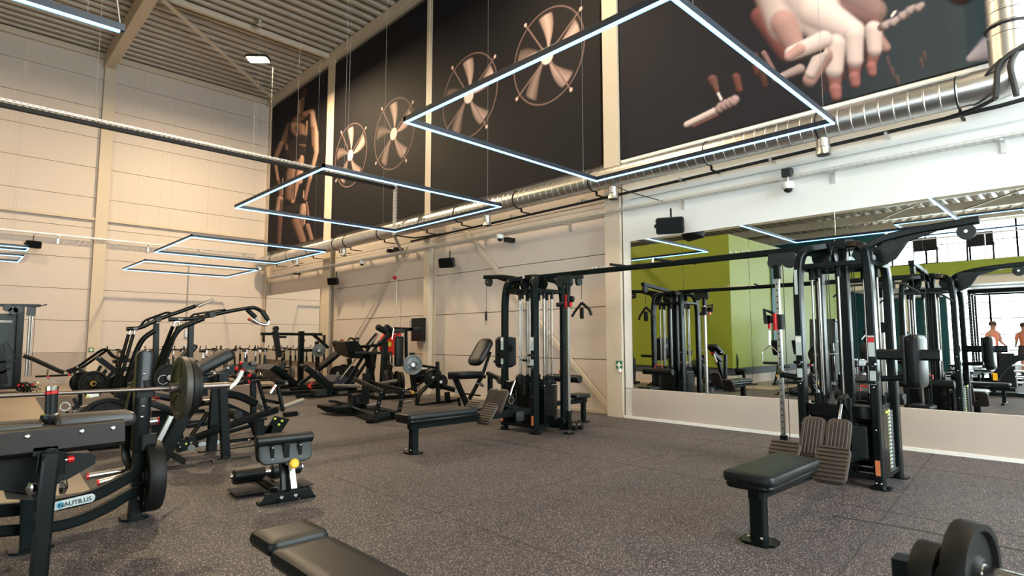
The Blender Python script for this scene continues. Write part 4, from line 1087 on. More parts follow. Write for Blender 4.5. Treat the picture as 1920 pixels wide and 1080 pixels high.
# ---------------- roman-chair style sissy bench with yellow knob
g0 = at(540, 925, z=0)
t = thing('sissy_squat_bench', 'small black sissy squat bench with yellow knob on the floor', 'exercise bench', (2.27, 5.5, 0))
fa, fb = at(486, 950, z=.0), at(592, 932, z=.0)
ax = (fb - fa).normalized(); pr = V((-ax.y, ax.x, 0))
mid = (fa + fb) / 2
def S3(a, b, z): return mid + ax * a + pr * b + V((0, 0, z))
Lh = (fb - fa).length / 2
g = G().prism([S3(-Lh, 0, 0), S3(-Lh + .05, 0, .085), S3(Lh - .05, 0, .085), S3(Lh, 0, 0)], pr * .012); g.box(S3(0, .05, .008), (2 * Lh, .10, .016), ax, pr); part('front_foot_bar', g, FR, t)
g = G().tube([S3(-.10, -.02, .03), S3(-.08, -.05, .02), S3(.08, -.05, .02), S3(.10, -.02, .03)], .007, 6); part('lift_handle', g, FR2, t)
part('bolt', G().bolts([S3(-.06, 0, .045), S3(.06, 0, .045)], -pr, .018), CR, t)
g = G(); g.tube([S3(-.17, .03, .08), S3(-.15, .03, .13), S3(-.09, .03, .13), S3(-.07, .03, .08)], .006, 6); g.tube([S3(.09, .03, .08), S3(.11, .03, .13), S3(.17, .03, .13), S3(.19, .03, .08)], .006, 6); part('band_hoop', g, FR2, t)
g = G().rail([S3(0, .02, .05), S3(0, .95, .05)], .07, .06); part('base_beam', g, FR, t)
g = G().prism([S3(-Lh * .9, .95, 0), S3(-Lh * .9 + .05, .95, .085), S3(Lh * .9 - .05, .95, .085), S3(Lh * .9, .95, 0)], pr * .012); g.box(S3(0, 1.0, .008), (1.8 * Lh, .10, .016), ax, pr); part('rear_foot_bar', g, FR, t)
part('standing_plate', G().box(S3(-.21, .50, .03), (.26, .32, .012), ax, pr), FR2, t); part('standing_plate', G().box(S3(.21, .50, .03), (.26, .32, .012), ax, pr), FR2, t)
g = G().rail([S3(0, .12, .06), S3(0, .22, .36)], .05, .05, up=ax); g.prism([S3(.02, .08, .08), S3(.02, .16, .28), S3(.02, .2, .28), S3(.02, .22, .08)], ax * .02); part('post', g, FR, t)
part('silver_plate', G().rail([S3(.055, .02, .10), S3(.055, .12, .30)], .004, .05, up=ax), ST, t)
k = S3(.05, .05, .31); part('adjuster_knob', G().rev(k, -pr + V((0, 0, .1)), [(.026, 0), (.040, .008), (.042, .03), (.030, .042)], 12), YE, t)
e2 = (pr * .35 + V((0, 0, 1))).normalized()
part('pad_plate', G().pad(S3(0, .12, .41), ax, e2, .46, .20, .03, .07, .006), GR, t)
g = G().pad(S3(0, .18, .43), ax, e2, .48, .22, .06, .06, .025); part('calf_pad', g, VN, t)
part('calf_pad_roll', G().cyl(S3(-.25, .15, .515), S3(.25, .15, .515), .05, 20, .012), VN, t)
g = G(); g.box(S3(-.12, .098, .41), (.03, .02, .14), ax, pr); g.box(S3(.12, .098, .41), (.03, .02, .14), ax, pr); g.box(S3(0, .095, .41), (.05, .02, .16), ax, pr); part('mount_strap', g, FR2, t)
part('bolt', G().bolts([S3(sx, .085, z) for sx in (-.12, .12) for z in (.36, .46)], -pr, .010), CR, t)
part('ankle_roller', G().cyl(S3(-.31, .62, .15), S3(-.03, .62, .15), .058, 20, .012), VN, t); part('ankle_roller', G().cyl(S3(.03, .62, .15), S3(.31, .62, .15), .058, 20, .012), VN, t)
part('roller_axle', G().cyl(S3(-.33, .62, .15), S3(.33, .62, .15), .022), CR, t)

# ---------------- foreground flat bench at the bottom of the photo
t = thing('flat_bench', 'black two-part bench pad at the bottom centre, cut by the photo edge', 'bench', (1.27, 2.3, 0))
part('head_pad', G().pad((1.265, 2.86, .44), X1, Y1, .30, .28, .075, .045, .03), VN, t)
part('back_pad', G().pad((1.255, 2.14, .425), X1, Y1, .31, 1.14, .075, .045, .03), VN, t)
g = G().rail([(1.26, 2.9, .35), (1.26, 1.5, .33)], .06, .08); g.rail([(1.26, 2.6, .02), (1.26, 2.6, .34)], .07, .07, up=Y1); g.rail([(1.0, 2.6, .02), (1.52, 2.6, .02)], .06, .04); g.rail([(1.26, 1.7, .02), (1.26, 1.7, .34)], .07, .07, up=Y1); g.rail([(1.0, 1.7, .02), (1.52, 1.7, .02)], .06, .04)
part('bench_frame', g, FR, t)

# ---------------- plates on a chrome sleeve, lower right corner
q1 = at(1765, 1040, y=.62); 
c2 = at(1800, 1062, x=2.35); vw = V((c2.x, c2.y, 0)).normalized(); ax2 = (V((vw.y, -vw.x, 0)) * .94 - vw * .34).normalized(); m2 = mpp(c2)
t = thing('loading_sleeve', 'chrome weight sleeve in the lower right corner of the photo', 'weight peg', c2)
part('sleeve', G().cyl(c2, c2 + ax2 * .55, .025, 20, .003), CR, t)
part('support_arm', G().rail([c2 + ax2 * .02, c2 + ax2 * -.14 + V((0, 0, -.05))], .04, .05), FR, t)
pt_ = c2 + ax2 * -.15; g = G().rail([pt_ + V((0, 0, -.02)), V((pt_.x, pt_.y, 0.0))], .08, .08, up=Y1); part('post', g, FR, t)
plate(c2 + ax2 * .03, ax2, 84 * m2, 38 * m2, 'black rubber plate on the chrome sleeve in the lower right corner, outer one', spokes=False)
plate(c2 - ax2 * (44 * m2) + vw * -.02 + V((0, 0, -22 * m2)), ax2, 56 * m2, 38 * m2, 'smaller black rubber plate in the lower right corner, inner one', spokes=False)

# ---------------- incline lever row (centre of the left cluster)
t = thing('incline_row_machine', 'plate loaded row machine with tilted chest pad behind the barbell plates', 'exercise machine', (2.9, 8, 0))
y = 7.5
part('front_upright', R(G(), 7.42, [(416, 700, 423, 860, 14)], .08), FR, t)
part('rear_upright', R(G(), 8.0, [(407, 700, 396, 846, 16)], .08), FR, t)
part('slant_beam', R(G(), 7.7, [(385, 706, 300, 866, 22)], .08), FR, t)
ca, cb = P(374, 697, 7.55), P(438, 664, 7.55); ex = (cb - ca).normalized()
part('chest_pad', G().pad((ca + cb) / 2 + V((0, .17, 0)), ex, Y1, (cb - ca).length + .06, .32, .13, .05, .04), VN, t)
g = hexa(G(), 7.62, [(366, 717), (402, 704), (440, 682), (440, 698), (412, 716), (368, 735)], .1); part('pad_bracket', g, FR, t)
part('bolt', G().bolts([P(402, 700, 7.5), P(428, 690, 7.5)], (0, -1, 0), .014), CR, t)
part('base_rail', Tn(G(), 7.2, [(298, 884), (470, 861)], 6.5, 0), FR2, t); part('rail_coupler', Tn(G(), 7.2, [(396, 871), (418, 868)], 8.5, 0), FR2, t)
part('base_rail', Tn(G(), 8.0, [(318, 861), (480, 838)], 6, 0), FR2, t); part('rail_coupler', Tn(G(), 8.0, [(372, 853), (394, 850)], 8, 0), FR2, t)
part('cross_foot', G().rail([P(303, 886, 7.2), P(325, 860, 8.1)], .1, .05), FR, t); part('cross_foot', G().rail([P(423, 866, 7.2), P(430, 846, 8.1)], .08, .05), FR, t)
part('side_beam', R(G(), 8.5, [(366, 838, 476, 829, 20)], .06), FR, t)
part('badge', G().pad(P(379, 833, 8.46), X1, Z1, .10, .06, .006, .028, .002), STK, t); part('badge', G().pad(P(403, 830, 8.46), X1, Z1, .12, .06, .006, .028, .002), STK, t)
part('bolt', G().bolts([P(467, 825, 8.46)], (0, -1, 0), .022), CR, t)
part('lever_arm', Tn(G(), 7.85, [(364, 822), (440, 794), (520, 768)], 7, 0), FR2, t)
part('loading_peg', Tn(G(), 7.85, [(524, 766), (569, 750)], 4.6, 0), ST, t)
part('loading_peg', Tn(G(), 8.2, [(532, 778), (557, 775)], 5, 0), FR2, t); part('peg_end', Tn(G(), 8.2, [(556, 775), (560, 774.6)], 5.2, 0), CR, t)
part('upper_beam', Tn(G(), 8.1, [(425, 738), (450, 742), (482, 758), (505, 770)], 7.5, .2), FR2, t); part('beam_sleeve', Tn(G(), 8.1, [(480, 757), (497, 766)], 7.9, 0), ST, t)
part('handle_frame', Tn(G(), 7.9, [(450, 698), (470, 702), (484, 714), (500, 769)], 3.6, .12), FR2, t)
part('handle_frame', Tn(G(), 7.7, [(519, 718), (531, 771)], 3.6, 0), FR2, t); part('handle_crossbar', Tn(G(), 7.8, [(496, 750), (526, 756)], 3, 0), FR2, t)
part('grip', Tn(G(), 7.6, [(516, 715), (536, 718)], 3.6, 0), FR2, t); part('grip_tip', Tn(G(), 7.6, [(533, 717.6), (539, 718.4)], 4, 0), CR, t)
part('grip', Tn(G(), 7.4, [(517, 722), (507, 737)], 3.4, 0), CR, t); part('grip_ring', Tn(G(), 7.4, [(515, 725), (513.5, 727)], 3.9, 0), RED, t)
part('grip', Tn(G(), 7.8, [(444, 720), (486, 714)], 2.8, 0), FR2, t); part('grip_ring', Tn(G(), 7.8, [(465, 717), (468, 716.6)], 3.3, 0), RED, t); part('grip_ring', Tn(G(), 7.9, [(463, 703), (470, 703)], 4.1, 0), RED, t)
part('white_tube', Tn(G(), 7.6, [(455, 694), (444, 716), (430, 728)], 3.8, .05), WH, t); part('tube_ring', Tn(G(), 7.6, [(456, 692), (455, 695)], 4.3, 0), RED, t); part('tube_ring', Tn(G(), 7.7, [(440, 691), (445, 692)], 4, 0), RED, t)
b = P(451, 681, 7.8); part('ball_knob', G().rev(b - V((0, 0, .025)), Z1, [(.001, 0), (.018, .007), (.025, .025), (.018, .043), (.001, .05)], 14), RED, t)
part('selector_box', G().box(P(464, 686, 8.2), (.20, .12, .10), ch=.015), GR, t); part('selector_cap', Tn(G(), 8.1, [(470, 681), (480, 681)], 4, 0), CR, t)
g = Tn(G(), 8.3, [(346, 786), (360, 763), (378, 755), (404, 754)], 6, .15); part('curved_guard', g, FR, t)
g = Tn(G(), 8.6, [(430, 765), (455, 776), (475, 795), (480, 815)], 6, .15); g = R(g, 8.6, [(425, 762, 470, 782, 12)]); part('curved_guard', g, FR, t)
part('stop_roller', G().cyl(P(431, 775, 8.2), P(447, 778, 7.9), .065, 18, .01), RB, t)
part('diagonal_link', Tn(G(), 8.0, [(390, 773), (358, 818)], 4, 0), FR2, t)
g = R(G(), 7.8, [(330, 838, 350, 832, 20), (350, 828, 364, 826, 16)], .12); part('pivot_block', g, FR2, t); part('caution_label', G().box(P(349, 832, 7.73), (.02, .004, .02)), mat_yel, t)
part('bolt', G().bolts([P(337, 838, 7.73), P(358, 830, 7.73), P(333, 830, 7.73)], (0, -1, 0), .014), CR, t)
part('pivot_disc', G().cyl(P(359, 840, 7.75), P(359, 840, 7.72), .04), IR, t)
g = R(G(), 8.25, [(486, 788, 486, 838, 15)], .08); g = R(g, 8.25, [(478, 787, 498, 784, 4)], .12); part('end_post', g, FR, t)
part('prop', Tn(G(), 8.2, [(485, 824), (493, 838)], 2.5, 0), ST, t)
g = hexa(G(), 8.9, [(517, 780), (543, 786), (523, 818), (496, 820), (496, 812)], .05); g = hexa(g, 8.9, [(478, 800), (512, 798), (508, 812), (478, 814)], .05); part('counterweight_box', g, FR, t)
for (u, v) in ((516, 785), (529, 789), (523, 796)): part('caution_label', G().box(P(u, v, 8.885), (.035, .004, .03)), mat_yel, t)
g = G().box(P(512, 821, 8.95), (.28, .2, .02), ch=.04); part('foot_plate', g, FR2, t)
part('rear_post', R(G(), 9.6, [(474, 700, 475, 776, 9)], .08), FR, t)
part('rear_frame', R(G(), 9.2, [(432, 775, 446, 790, 5), (420, 812, 480, 795, 7), (350, 800, 430, 786, 7)], .06), FR, t)
part('work_tube', R(G(), 7.7, [(321, 780, 296, 830, 9)], .05), ST, t)
part('incline_pad', G().pad(P(300, 742, 8.6), V((1, 0, -.28)), Y1, .75, .3, .09, .05, .03), VN, t)
part('pad_rail', Tn(G(), 8.4, [(262, 748), (335, 775)], 6, 0), GR, t)
part('red_loop', G().torus(P(286, 748, 8.35), V((0, .4, 1)), .07, .006, 20, 5), RED, t)
g = hexa(G(), 8.7, [(285, 770), (330, 770), (345, 820), (310, 850), (285, 820)], .06); part('shield', g, FR, t)

# ---------------- twin-lever pulldown machine with long overhead arms
t = thing('lever_pulldown_machine', 'tall plate loaded machine with two long curved lever arms and grips', 'exercise machine', (3.1, 11.2, 0))
for (y, arm, rack, post, curve, s1, s2, tag_) in (
    (12.2, [(237, 617), (262, 615.5), (296, 599), (366, 574)], [(264, 611), (271, 601), (314, 585), (326, 589)], (293, 606, 291, 720), [(290, 620), (268, 634), (257, 655), (230, 735)], (241, 627, 210, 735), (250, 627, 219, 735), 0),
    (10.6, [(316, 599), (364, 598), (427, 584), (474, 575.5), (491, 583), (503, 601)], [(355, 598), (361, 590), (420, 580), (427, 585)], (358, 606, 355, 730), [(382, 597), (338, 614), (326, 630), (284, 735)], (324, 612, 275, 735), (334, 612, 290, 735), 1)):
    part('lever_arm', Tn(G(), y, arm, 3.9, .25, 10), FR2, t); part('grip_rack', Tn(G(), y, rack, 2.0, .06), FR2, t)
    q = [rack[1], rack[2]]
    g = G()
    for f in (.2, .45, .7): 
        u, v = q[0][0] + (q[1][0] - q[0][0]) * f, q[0][1] + (q[1][1] - q[0][1]) * f; Tn(g, y, [(u, v), (u - 3, v + 9)], 1.6, 0)
    part('rack_rung', g, FR2, t)
    part('main_post', R(G(), y + .02, [(*post, 9)], .08), FR, t); part('curved_support', Tn(G(), y - .05, curve, 4.6, .35, 10), FR, t)
    part('lift_strut', Tn(G(), y + .1, [s1[:2], s1[2:]], 3.1, 0), FR2, t); part('lift_strut', Tn(G(), y - .1, [s2[:2], s2[2:]], 3.1, 0), FR2, t)
    part('strut_joint', Tn(G(), y, [(s1[0] + 1, s1[1]), (s1[0] + 4, s1[1] - 9), (s2[0] + 2, s2[1] - 9), (s2[0] + 1, s2[1])], 1.6, .02), CR, t)
    part('arm_collar', Tn(G(), y, [(s2[0] - 1, arm[0][1] - 1), (s2[0] + 8, arm[0][1] - 1.4)], 4.5, 0), CR, t)
    pv = P(296 if not tag_ else 396, 599 if not tag_ else 590.5, y); part('pivot_cap', G().cyl(pv - V((0, .07, 0)), pv + V((0, .07, 0)), .05), GR, t)
    b0, b1 = P(205, 740, y), P(400, 742, y); b0.z = b1.z = .05
    part('base_beam', G().rail([b0, b1], .09, .07), FR, t)
part('handle_tube', Tn(G(), 12.2, [(364, 574.5), (398, 562)], 2.6, 0), CR, t); part('handle_tube', Tn(G(), 12.0, [(372, 575), (401, 561)], 2.2, 0), CR, t)
part('handle_tube', Tn(G(), 10.6, [(502, 599), (504, 606), (498, 610), (484, 606), (474, 599)], 2.8, .1), CR, t)
part('rubber_grip', Tn(G(), 10.6, [(491, 583), (501, 598)], 4.6, 0), VN, t); part('rubber_grip', Tn(G(), 10.75, [(463, 580), (479, 595)], 4.4, 0), VN, t)
part('handle_tube', Tn(G(), 10.8, [(479, 596), (488, 608), (480, 606), (467, 599)], 2.2, .05), CR, t); part('grip_tip', Tn(G(), 10.8, [(469, 600), (465, 598)], 2.6, 0), RED, t)
g = G()
for u in (205, 300, 400):
    a, b = P(u, 740, 10.6), P(u * .97, 740, 12.2); a.z = b.z = .05; g.rail([a, b], .08, .06)
part('cross_beam', g, FR, t)
ex = (P(362, 650, 11.2) - P(338, 678, 11.2)).normalized()
part('chest_pad', G().pad(P(350, 664, 11.2), ex, Y1, .40, .30, .09, .05, .03), VN, t); part('pad_post', R(G(), 11.3, [(352, 672, 388, 688, 7), (372, 690, 350, 740, 8)], .06), FR, t)
part('seat', G().pad(P(385, 700, 11.1), X1, Y1, .36, .32, .08, .05, .03), VN, t)
g = R(G(), 11.0, [(240, 722, 330, 690, 7), (235, 735, 300, 704, 5), (385, 704, 384, 742, 9), (250, 700, 290, 700, 5)], .06); part('lower_linkage', g, FR, t)
part('chrome_adjuster', G().torus(P(306, 712, 10.4), Y1, .07, .012, 16, 6), CR, t)
part('loading_peg', G().tube([P(318, 708, 10.30), P(318, 708, 10.7), P(300, 706, 11.0)], .032, 8), ST, t)
plate(P(270, 712, 11.6), (.2, 1, 0), .24, .06, 'black plate at the foot of the machine with long lever arms, left')
plate(P(318, 708, 10.4), (.2, 1, 0), .22, .06, 'black plate at the foot of the machine with long lever arms, right')

# ---------------- lever machine at the far left with two plates
t = thing('plate_loaded_press', 'low plate loaded lever machine at far left with raised twin arms', 'exercise machine', (2.2, 13.6, 0))
y = 13.6
part('lever_arm', Tn(G(), y, [(124, 696), (144, 689), (186, 659), (196, 654), (203, 658)], 2.6, .15), FR2, t); part('lever_arm', Tn(G(), y + .3, [(128, 700), (153, 690), (184, 668), (200, 657)], 2.4, .15), FR2, t)
part('grip_handle', Tn(G(), y, [(201, 656), (212, 668), (222, 672), (236, 668)], 3, .12), VN, t); part('grip_handle', Tn(G(), y + .5, [(203, 660), (210, 668), (219, 671)], 2.4, .1), VN, t)
part('main_beam', R(G(), y, [(182, 670, 218, 697, 9), (218, 694, 262, 689, 8)], .08), FR, t)
part('plate_bracket', R(G(), y - .1, [(149, 692, 164, 707, 6), (189, 686, 178, 706, 5), (199, 694, 186, 712, 6), (211, 698, 196, 716, 6)], .05), FR, t)
part('bolt', G().bolts([P(145, 688, y - .08), P(152, 692, y - .08), P(187, 671, y - .08), P(199, 692, y - .08), P(189, 687, y - .08)], (0, -1, 0), .02), CR, t)
part('leg_roller', Tn(G(), y + .1, [(44, 667), (60, 672), (112, 696), (120, 698)], 4.2, .1), VN, t)
part('low_bar', Tn(G(), y, [(66, 706), (134, 703)], 2, 0), FR2, t); part('stop_post', R(G(), y, [(140, 697, 139, 722, 4)], .05), FR, t)
part('red_clip', R(G(), y - .05, [(88, 706, 92, 706, 4), (128, 703, 132, 703, 4)], .05), RED, t)
part('chrome_arc', Tn(G(), y, [(90, 692), (88, 704), (92, 712), (104, 717)], 1.3, .1), CR, t)
g = R(G(), y, [(150, 712, 150, 770, 6), (220, 700, 222, 765, 8)], .07); a, b = P(140, 770, y), P(240, 765, y); a.z = b.z = .04; g.rail([a, b], .3, .05); part('base_frame', g, FR, t)
part('loading_peg', G().tube([P(175, 719, y - .25) - V((0, .06, 0)), P(175, 719, y - .25) + V((0, .2, 0)), P(175, 712, y), P(178, 700, y)], .034, 8), FR, t)
plate(P(175, 719, y - .25), (.12, 1, 0), .235, .06, 'black plate with yellow hub on the far left lever machine, nearer one', hub=YE)
plate(P(156, 717, y + .2), (.12, 1, 0), .215, .06, 'black plate on the far left lever machine, rear one')
plate(P(222, 722, y + .2), (.12, 1, 0), .20, .06, 'black plate on the far left lever machine, right end')
part('seat_pad', G().pad(P(232, 676, y), V((1, 0, .1)), Y1, .35, .3, .07, .05, .02), VN, t)

# ---------------- second low machine with big plate at left centre
t = thing('t_bar_machine', 'low machine with strap and chrome clips behind the left bench housing', 'exercise machine', (1.9, 9.4, 0))
y = 9.2
part('lever_arm', R(G(), y, [(136, 772, 212, 757, 7), (150, 764, 205, 752, 4)], .08), DK, t); part('lever_post', R(G(), y, [(150, 775, 156, 822, 9), (138, 746, 146, 765, 6)], .08), FR, t)
part('clip', G().torus(P(122, 762, y), Y1, .05, .014, 14, 6), CR, t); part('pull_strap', Tn(G(), y, [(124, 772), (131, 778), (139, 772), (138, 762)], 2.2, .05), VN, t)
part('label_plate', R(G(), y - .1, [(163, 743, 185, 739, 8)], .02), WH, t); part('yellow_label', R(G(), y - .13, [(161, 745, 168, 744, 3)], .02), mat_yel, t)
a, b = P(140, 830, y), P(260, 830, y); a.z = b.z = .05; part('base_frame', G().rail([a, b], .3, .06), FR, t)
part('hub_roller', G().cyl(P(229, 741, y), P(236, 741, y - .2), .10, 18, .01), RB, t)
plate(P(200, 790, y - .25), (.1, 1, .05), .30, .07, 'large black plate behind the left bench housing, its face to the camera', hub=IR)

# ---------------- cable column at the left edge by the far wall
t = thing('cable_column', 'dark cable column with chrome guide tubes at the left edge by the far wall', 'cable machine', (1.5, 20.5, 0))
y = 20.5
g = G().prism([P(-20, 588, y), P(34, 588, y), P(27, 724, y), P(-20, 724, y)], (0, .5, 0)); part('stack_cover', g, mat('dark_teal_cover', (.012, .032, .034), .45), t)
part('frame_upright', R(G(), y - .1, [(40, 574, 31, 725, 10)], .12), FR, t); part('top_beam', R(G(), y, [(-20, 572, 76, 573, 5), (60, 577, 88, 571, 2)], .15), FR, t)
part('guide_tube', Tn(G(), y, [(56, 586), (48, 706)], 1.6, 0), ST, t); part('guide_tube', Tn(G(), y + .1, [(61, 586), (53, 706)], 1.6, 0), ST, t); part('tube_cap', R(G(), y, [(59, 574, 57, 592, 12)], .15), FR2, t)
part('side_cable', Tn(G(), y, [(67, 576), (58, 706)], .4, 0), CABLE, t)
g = G()
for (u, v) in ((14, 577), (25, 583), (34, 580)): pulley(g, P(u, v, y - .2), Y1, .10, .05)
part('pulley', g, FR2, t); part('name_badge', G().pad(P(9, 603, y - .02), X1, Z1, .32, .07, .01, .03, .003), STK, t)
g = R(G(), y - .5, [(0, 645, 8, 720, 10), (12, 640, 28, 668, 2), (-5, 680, 30, 675, 4), (0, 700, 20, 690, 5)], .1); part('seat_linkage', g, FR2, t)
g = G().box(P(20, 726, y), (1.0, .8, .06)); part('base_frame', g, FR, t)
for k, (u, v) in enumerate(((40, 712), (48, 716), (66, 710))):
    b = P(u, v, y - 1.3); b.z = .22; tt = thing('cable_attachment', ['bundle of grips at the foot of the cable column, left', 'bundle of grips at the foot of the cable column, middle', 'chrome attachment at the foot of the cable column, right'][k], 'attachment', V((b.x, b.y, 0)))
    g = G().torus(b, (.3, 1, .2), .10, .025, 14, 6); g.torus(b + V((.08, 0, -.1)), (1, .3, .2), .09, .02, 14, 6); part('grip_loop', g, RB if k < 2 else CR, tt)
    part('red_sleeve', G().cyl(b + V((-.06, 0, .02)), b + V((-.02, 0, .1)), .03), RED, tt)

# ---------------- exercise bikes along the far wall
def bike(loc, rz, label):
    t = thing('spin_bike', label, 'exercise bike', (0, 0, 0), 'exercise bikes along the far wall')
    g = G().rail([(-.5, -.22, .03), (-.5, .22, .03)], .07, .05); g.rail([(.5, -.26, .03), (.5, .26, .03)], .07, .05); g.rail([(-.5, 0, .06), (.5, 0, .06)], .06, .07); part('base', g, FR, t)
    g = G().rail([(-.1, 0, .12), (-.28, 0, .55), (-.30, 0, .78)], .05, .06, Y1); g.rail([(.42, 0, .1), (.28, 0, .62), (.27, 0, .88)], .05, .06, Y1); g.rail([(-.26, 0, .45), (.30, 0, .50)], .06, .05); part('frame', g, FR, t)
    part('flywheel', G().rev((.36, -.02, .30), Y1, [(.06, 0), (.22, 0), (.235, .01), (.235, .03), (.22, .04), (.06, .04)], 24), IR, t)
    part('chain_guard', G().pad((.02, .04, .30), X1, Z1, .62, .22, .05, .10, .01), FR2, t)
    g = G().rail([(.27, 0, .85), (.25, 0, 1.06)], .035, .04, Y1); part('handlebar_post', g, ROD, t)
    g = G()
    for s_ in (-1, 1): g.tube([(.22, 0, 1.07), (.25, s_ * .13, 1.07), (.30, s_ * .24, 1.08), (.48, s_ * .24, 1.12), (.52, s_ * .24, 1.20)], .016, 6, .05)
    g.box((.26, 0, 1.09), (.14, .12, .04), ch=.02); part('handlebar', g, BRC, t)
    g = G().rail([(-.30, 0, .76), (-.31, 0, .98)], .035, .04, Y1); part('seat_post', g, ROD, t)
    part('saddle', G().prism([(-.45, -.10, .98), (-.25, -.07, .98), (-.14, -.02, .98), (-.14, .02, .98), (-.25, .07, .98), (-.45, .10, .98)], (0, 0, .06)), BRC, t)
    g = G().cyl((.02, -.12, .30), (.02, .14, .30), .02); g.rail([(.02, -.12, .30), (.12, -.12, .18)], .02, .03); g.rail([(.02, .14, .30), (-.08, .14, .42)], .02, .03); g.box((.13, -.18, .17), (.1, .1, .03)); g.box((-.09, .2, .43), (.1, .1, .03)); part('crank', g, ROD, t)
    part('brake_knob', G().rev((.27, 0, .90), (.3, 0, 1), [(.02, 0), (.022, .03), (.01, .04)], 10), RED, t)
    t.location = loc; t.rotation_euler = (0, 0, rz); return t
first = None
# (photo x of the handlebar, row depth y)
bl = [(224, 22.3), (287, 22.3), (322, 21.2), (343, 22.5), (385, 20.9), (402, 22.4), (424, 20.9), (446, 22.4), (462, 20.9), (484, 22.4), (497, 20.6)]
bn = ['left of the long lever arms', 'behind the left lever arm', 'behind the right lever struts, front', 'behind the right lever struts, rear', 'right of the lever post, front', 'right of the lever post, rear',
      'above the tilted chest pad, left', 'above the tilted chest pad, middle', 'above the tilted chest pad, right', 'just left of the corner mirror', 'at the corner, nearest to the mirror']
for i, (u, y) in enumerate(bl):
    p = P(u, 650, y); lab = 'black exercise bike by the far wall, ' + bn[i]
    rz = -1.75 + .08 * ((i * 7) % 5 - 2)
    if not first: first = bike((p.x, p.y, 0), rz, lab)
    else: copy_tree(first, (p.x, p.y, 0), rz, lab)
for i, (x, y) in enumerate(((8.2, 19.2),)):
    copy_tree(first, (x, y, 0), -1.5 + .1 * i, 'black exercise bike in front of the corner mirror, ' + ['nearest the camera', 'middle one', 'set back from the mirror'][i])
# the platform step under the bikes is a low dark mat

# ================================================================== CENTRE GROUP
# ---------------- power rack by the corner mirror
t = thing('squat_rack', 'dark squat rack with long top beam in front of the corner mirror', 'rack', (8.0, 17.2, 0))
y = 17.0
part('top_beam', R(G(), y, [(489, 626, 603, 627, 5)], .1), FR, t)
g = R(G(), y, [(565, 621, 563, 714, 9)], .13); part('upright', g, FR, t); part('upright', R(G(), y + .9, [(609, 628, 611, 700, 6)], .12), FR, t); part('upright', R(G(), y + 1.0, [(594, 640, 596, 700, 6)], .12), FR, t)
part('lever_pad', R(G(), y - .1, [(516, 620, 523, 670, 9)], .12), VN, t); pz = P(517, 616, y - .1); part('pad_cap', G().cyl(pz - V((0, .06, 0)), pz + V((0, .06, 0)), .075), VN, t)
part('beam_underplate', R(G(), y - .02, [(512, 632, 536, 632, 4), (494, 628, 494, 642, 3)], .1), FR2, t)
part('brace', R(G(), y + .2, [(586, 626, 615, 652, 5), (560, 636, 570, 640, 6), (565, 657, 590, 657, 5)], .1), FR, t)
g = G(); a, b = P(490, 720, y), P(600, 720, y); a.z = b.z = .04; g.rail([a, b], .12, .07); a = P(596, 700, y + 1); a.z = .04; b = P(563, 714, y); b.z = .04; g.rail([a, b], .1, .07); part('base_frame', g, FR, t)
plate(P(598, 657, y + .1), (.35, 1, 0), .20, .05, 'black spoked plate on the squat rack by the corner mirror', IR)
part('lower_pad', G().pad(P(527, 690, y - .3), V((.3, 0, 1)), Y1, .35, .3, .12, .04, .03), VN, t)

# ---------------- leg press (rear) and hack squat (front)
def sled(name, label, y, D, cat='exercise machine'):
    return thing(name, label, cat, (D, y, 0))
t = sled('leg_press_machine', 'leg press sled with a tall foot plate, left of the hack squat', 15.6, 7.3)
y = 15.6
part('foot_plate', G().prism([P(505, 693, y - .4), P(517, 684, y - .4), P(562, 718, y - .4), P(550, 727, y - .4)], (0, 1.0, 0)), FR2, t)
part('side_plate', R(G(), y - .45, [(520, 690, 556, 722, 9)], .05), FR, t)
g = G(); a, b = P(545, 727, y), P(640, 724, y); a.z = b.z = .06; g.rail([a, b], .12, .08); a = a + V((0, .8, 0)); b = b + V((0, .8, 0)); g.rail([a, b], .12, .08); part('base_frame', g, FR, t)
part('sled_rail', R(G(), y, [(563, 720, 648, 655, 6)], .08), FR, t); part('sled_rail', R(G(), y + .7, [(568, 716, 652, 650, 5)], .08), FR, t)
ex = (P(648, 648, y) - P(600, 688, y)).normalized(); part('back_pad', G().pad(P(626, 668, y + .3), ex, Y1, .95, .42, .10, .06, .03), VN, t)
for k, o in enumerate((0, .5)):
    ex2 = (P(636, 640, y) - P(624, 658, y)).normalized(); part('shoulder_pad', G().pad(P(630 + k * 10, 649, y + .1), V((.45, 0, -1)), Y1, .34, .16, .12, .05, .03), VN, t)
part('handle', Tn(G(), y, [(652, 640), (656, 633), (664, 636), (670, 648)], 1.8, .1), FR2, t); part('handle', Tn(G(), y + .5, [(663, 640), (669, 633), (676, 637), (680, 648)], 1.8, .1), FR2, t)
part('adjuster', R(G(), y - .2, [(577, 722, 584, 728, 4), (644, 640, 640, 636, 2)], .05), RED, t)
g = R(G(), y + .2, [(625, 704, 660, 690, 6), (640, 690, 650, 720, 6), (655, 672, 658, 720, 8)], .08); part('rear_frame', g, FR, t)
for k, (u, v) in enumerate(((633, 700), (645, 697), (660, 700))): plate(P(u, v, y + .1), (.5, 1, 0), .22, .05, 'dark plate stored under the leg press rails, ' + ['left', 'middle', 'right'][k])

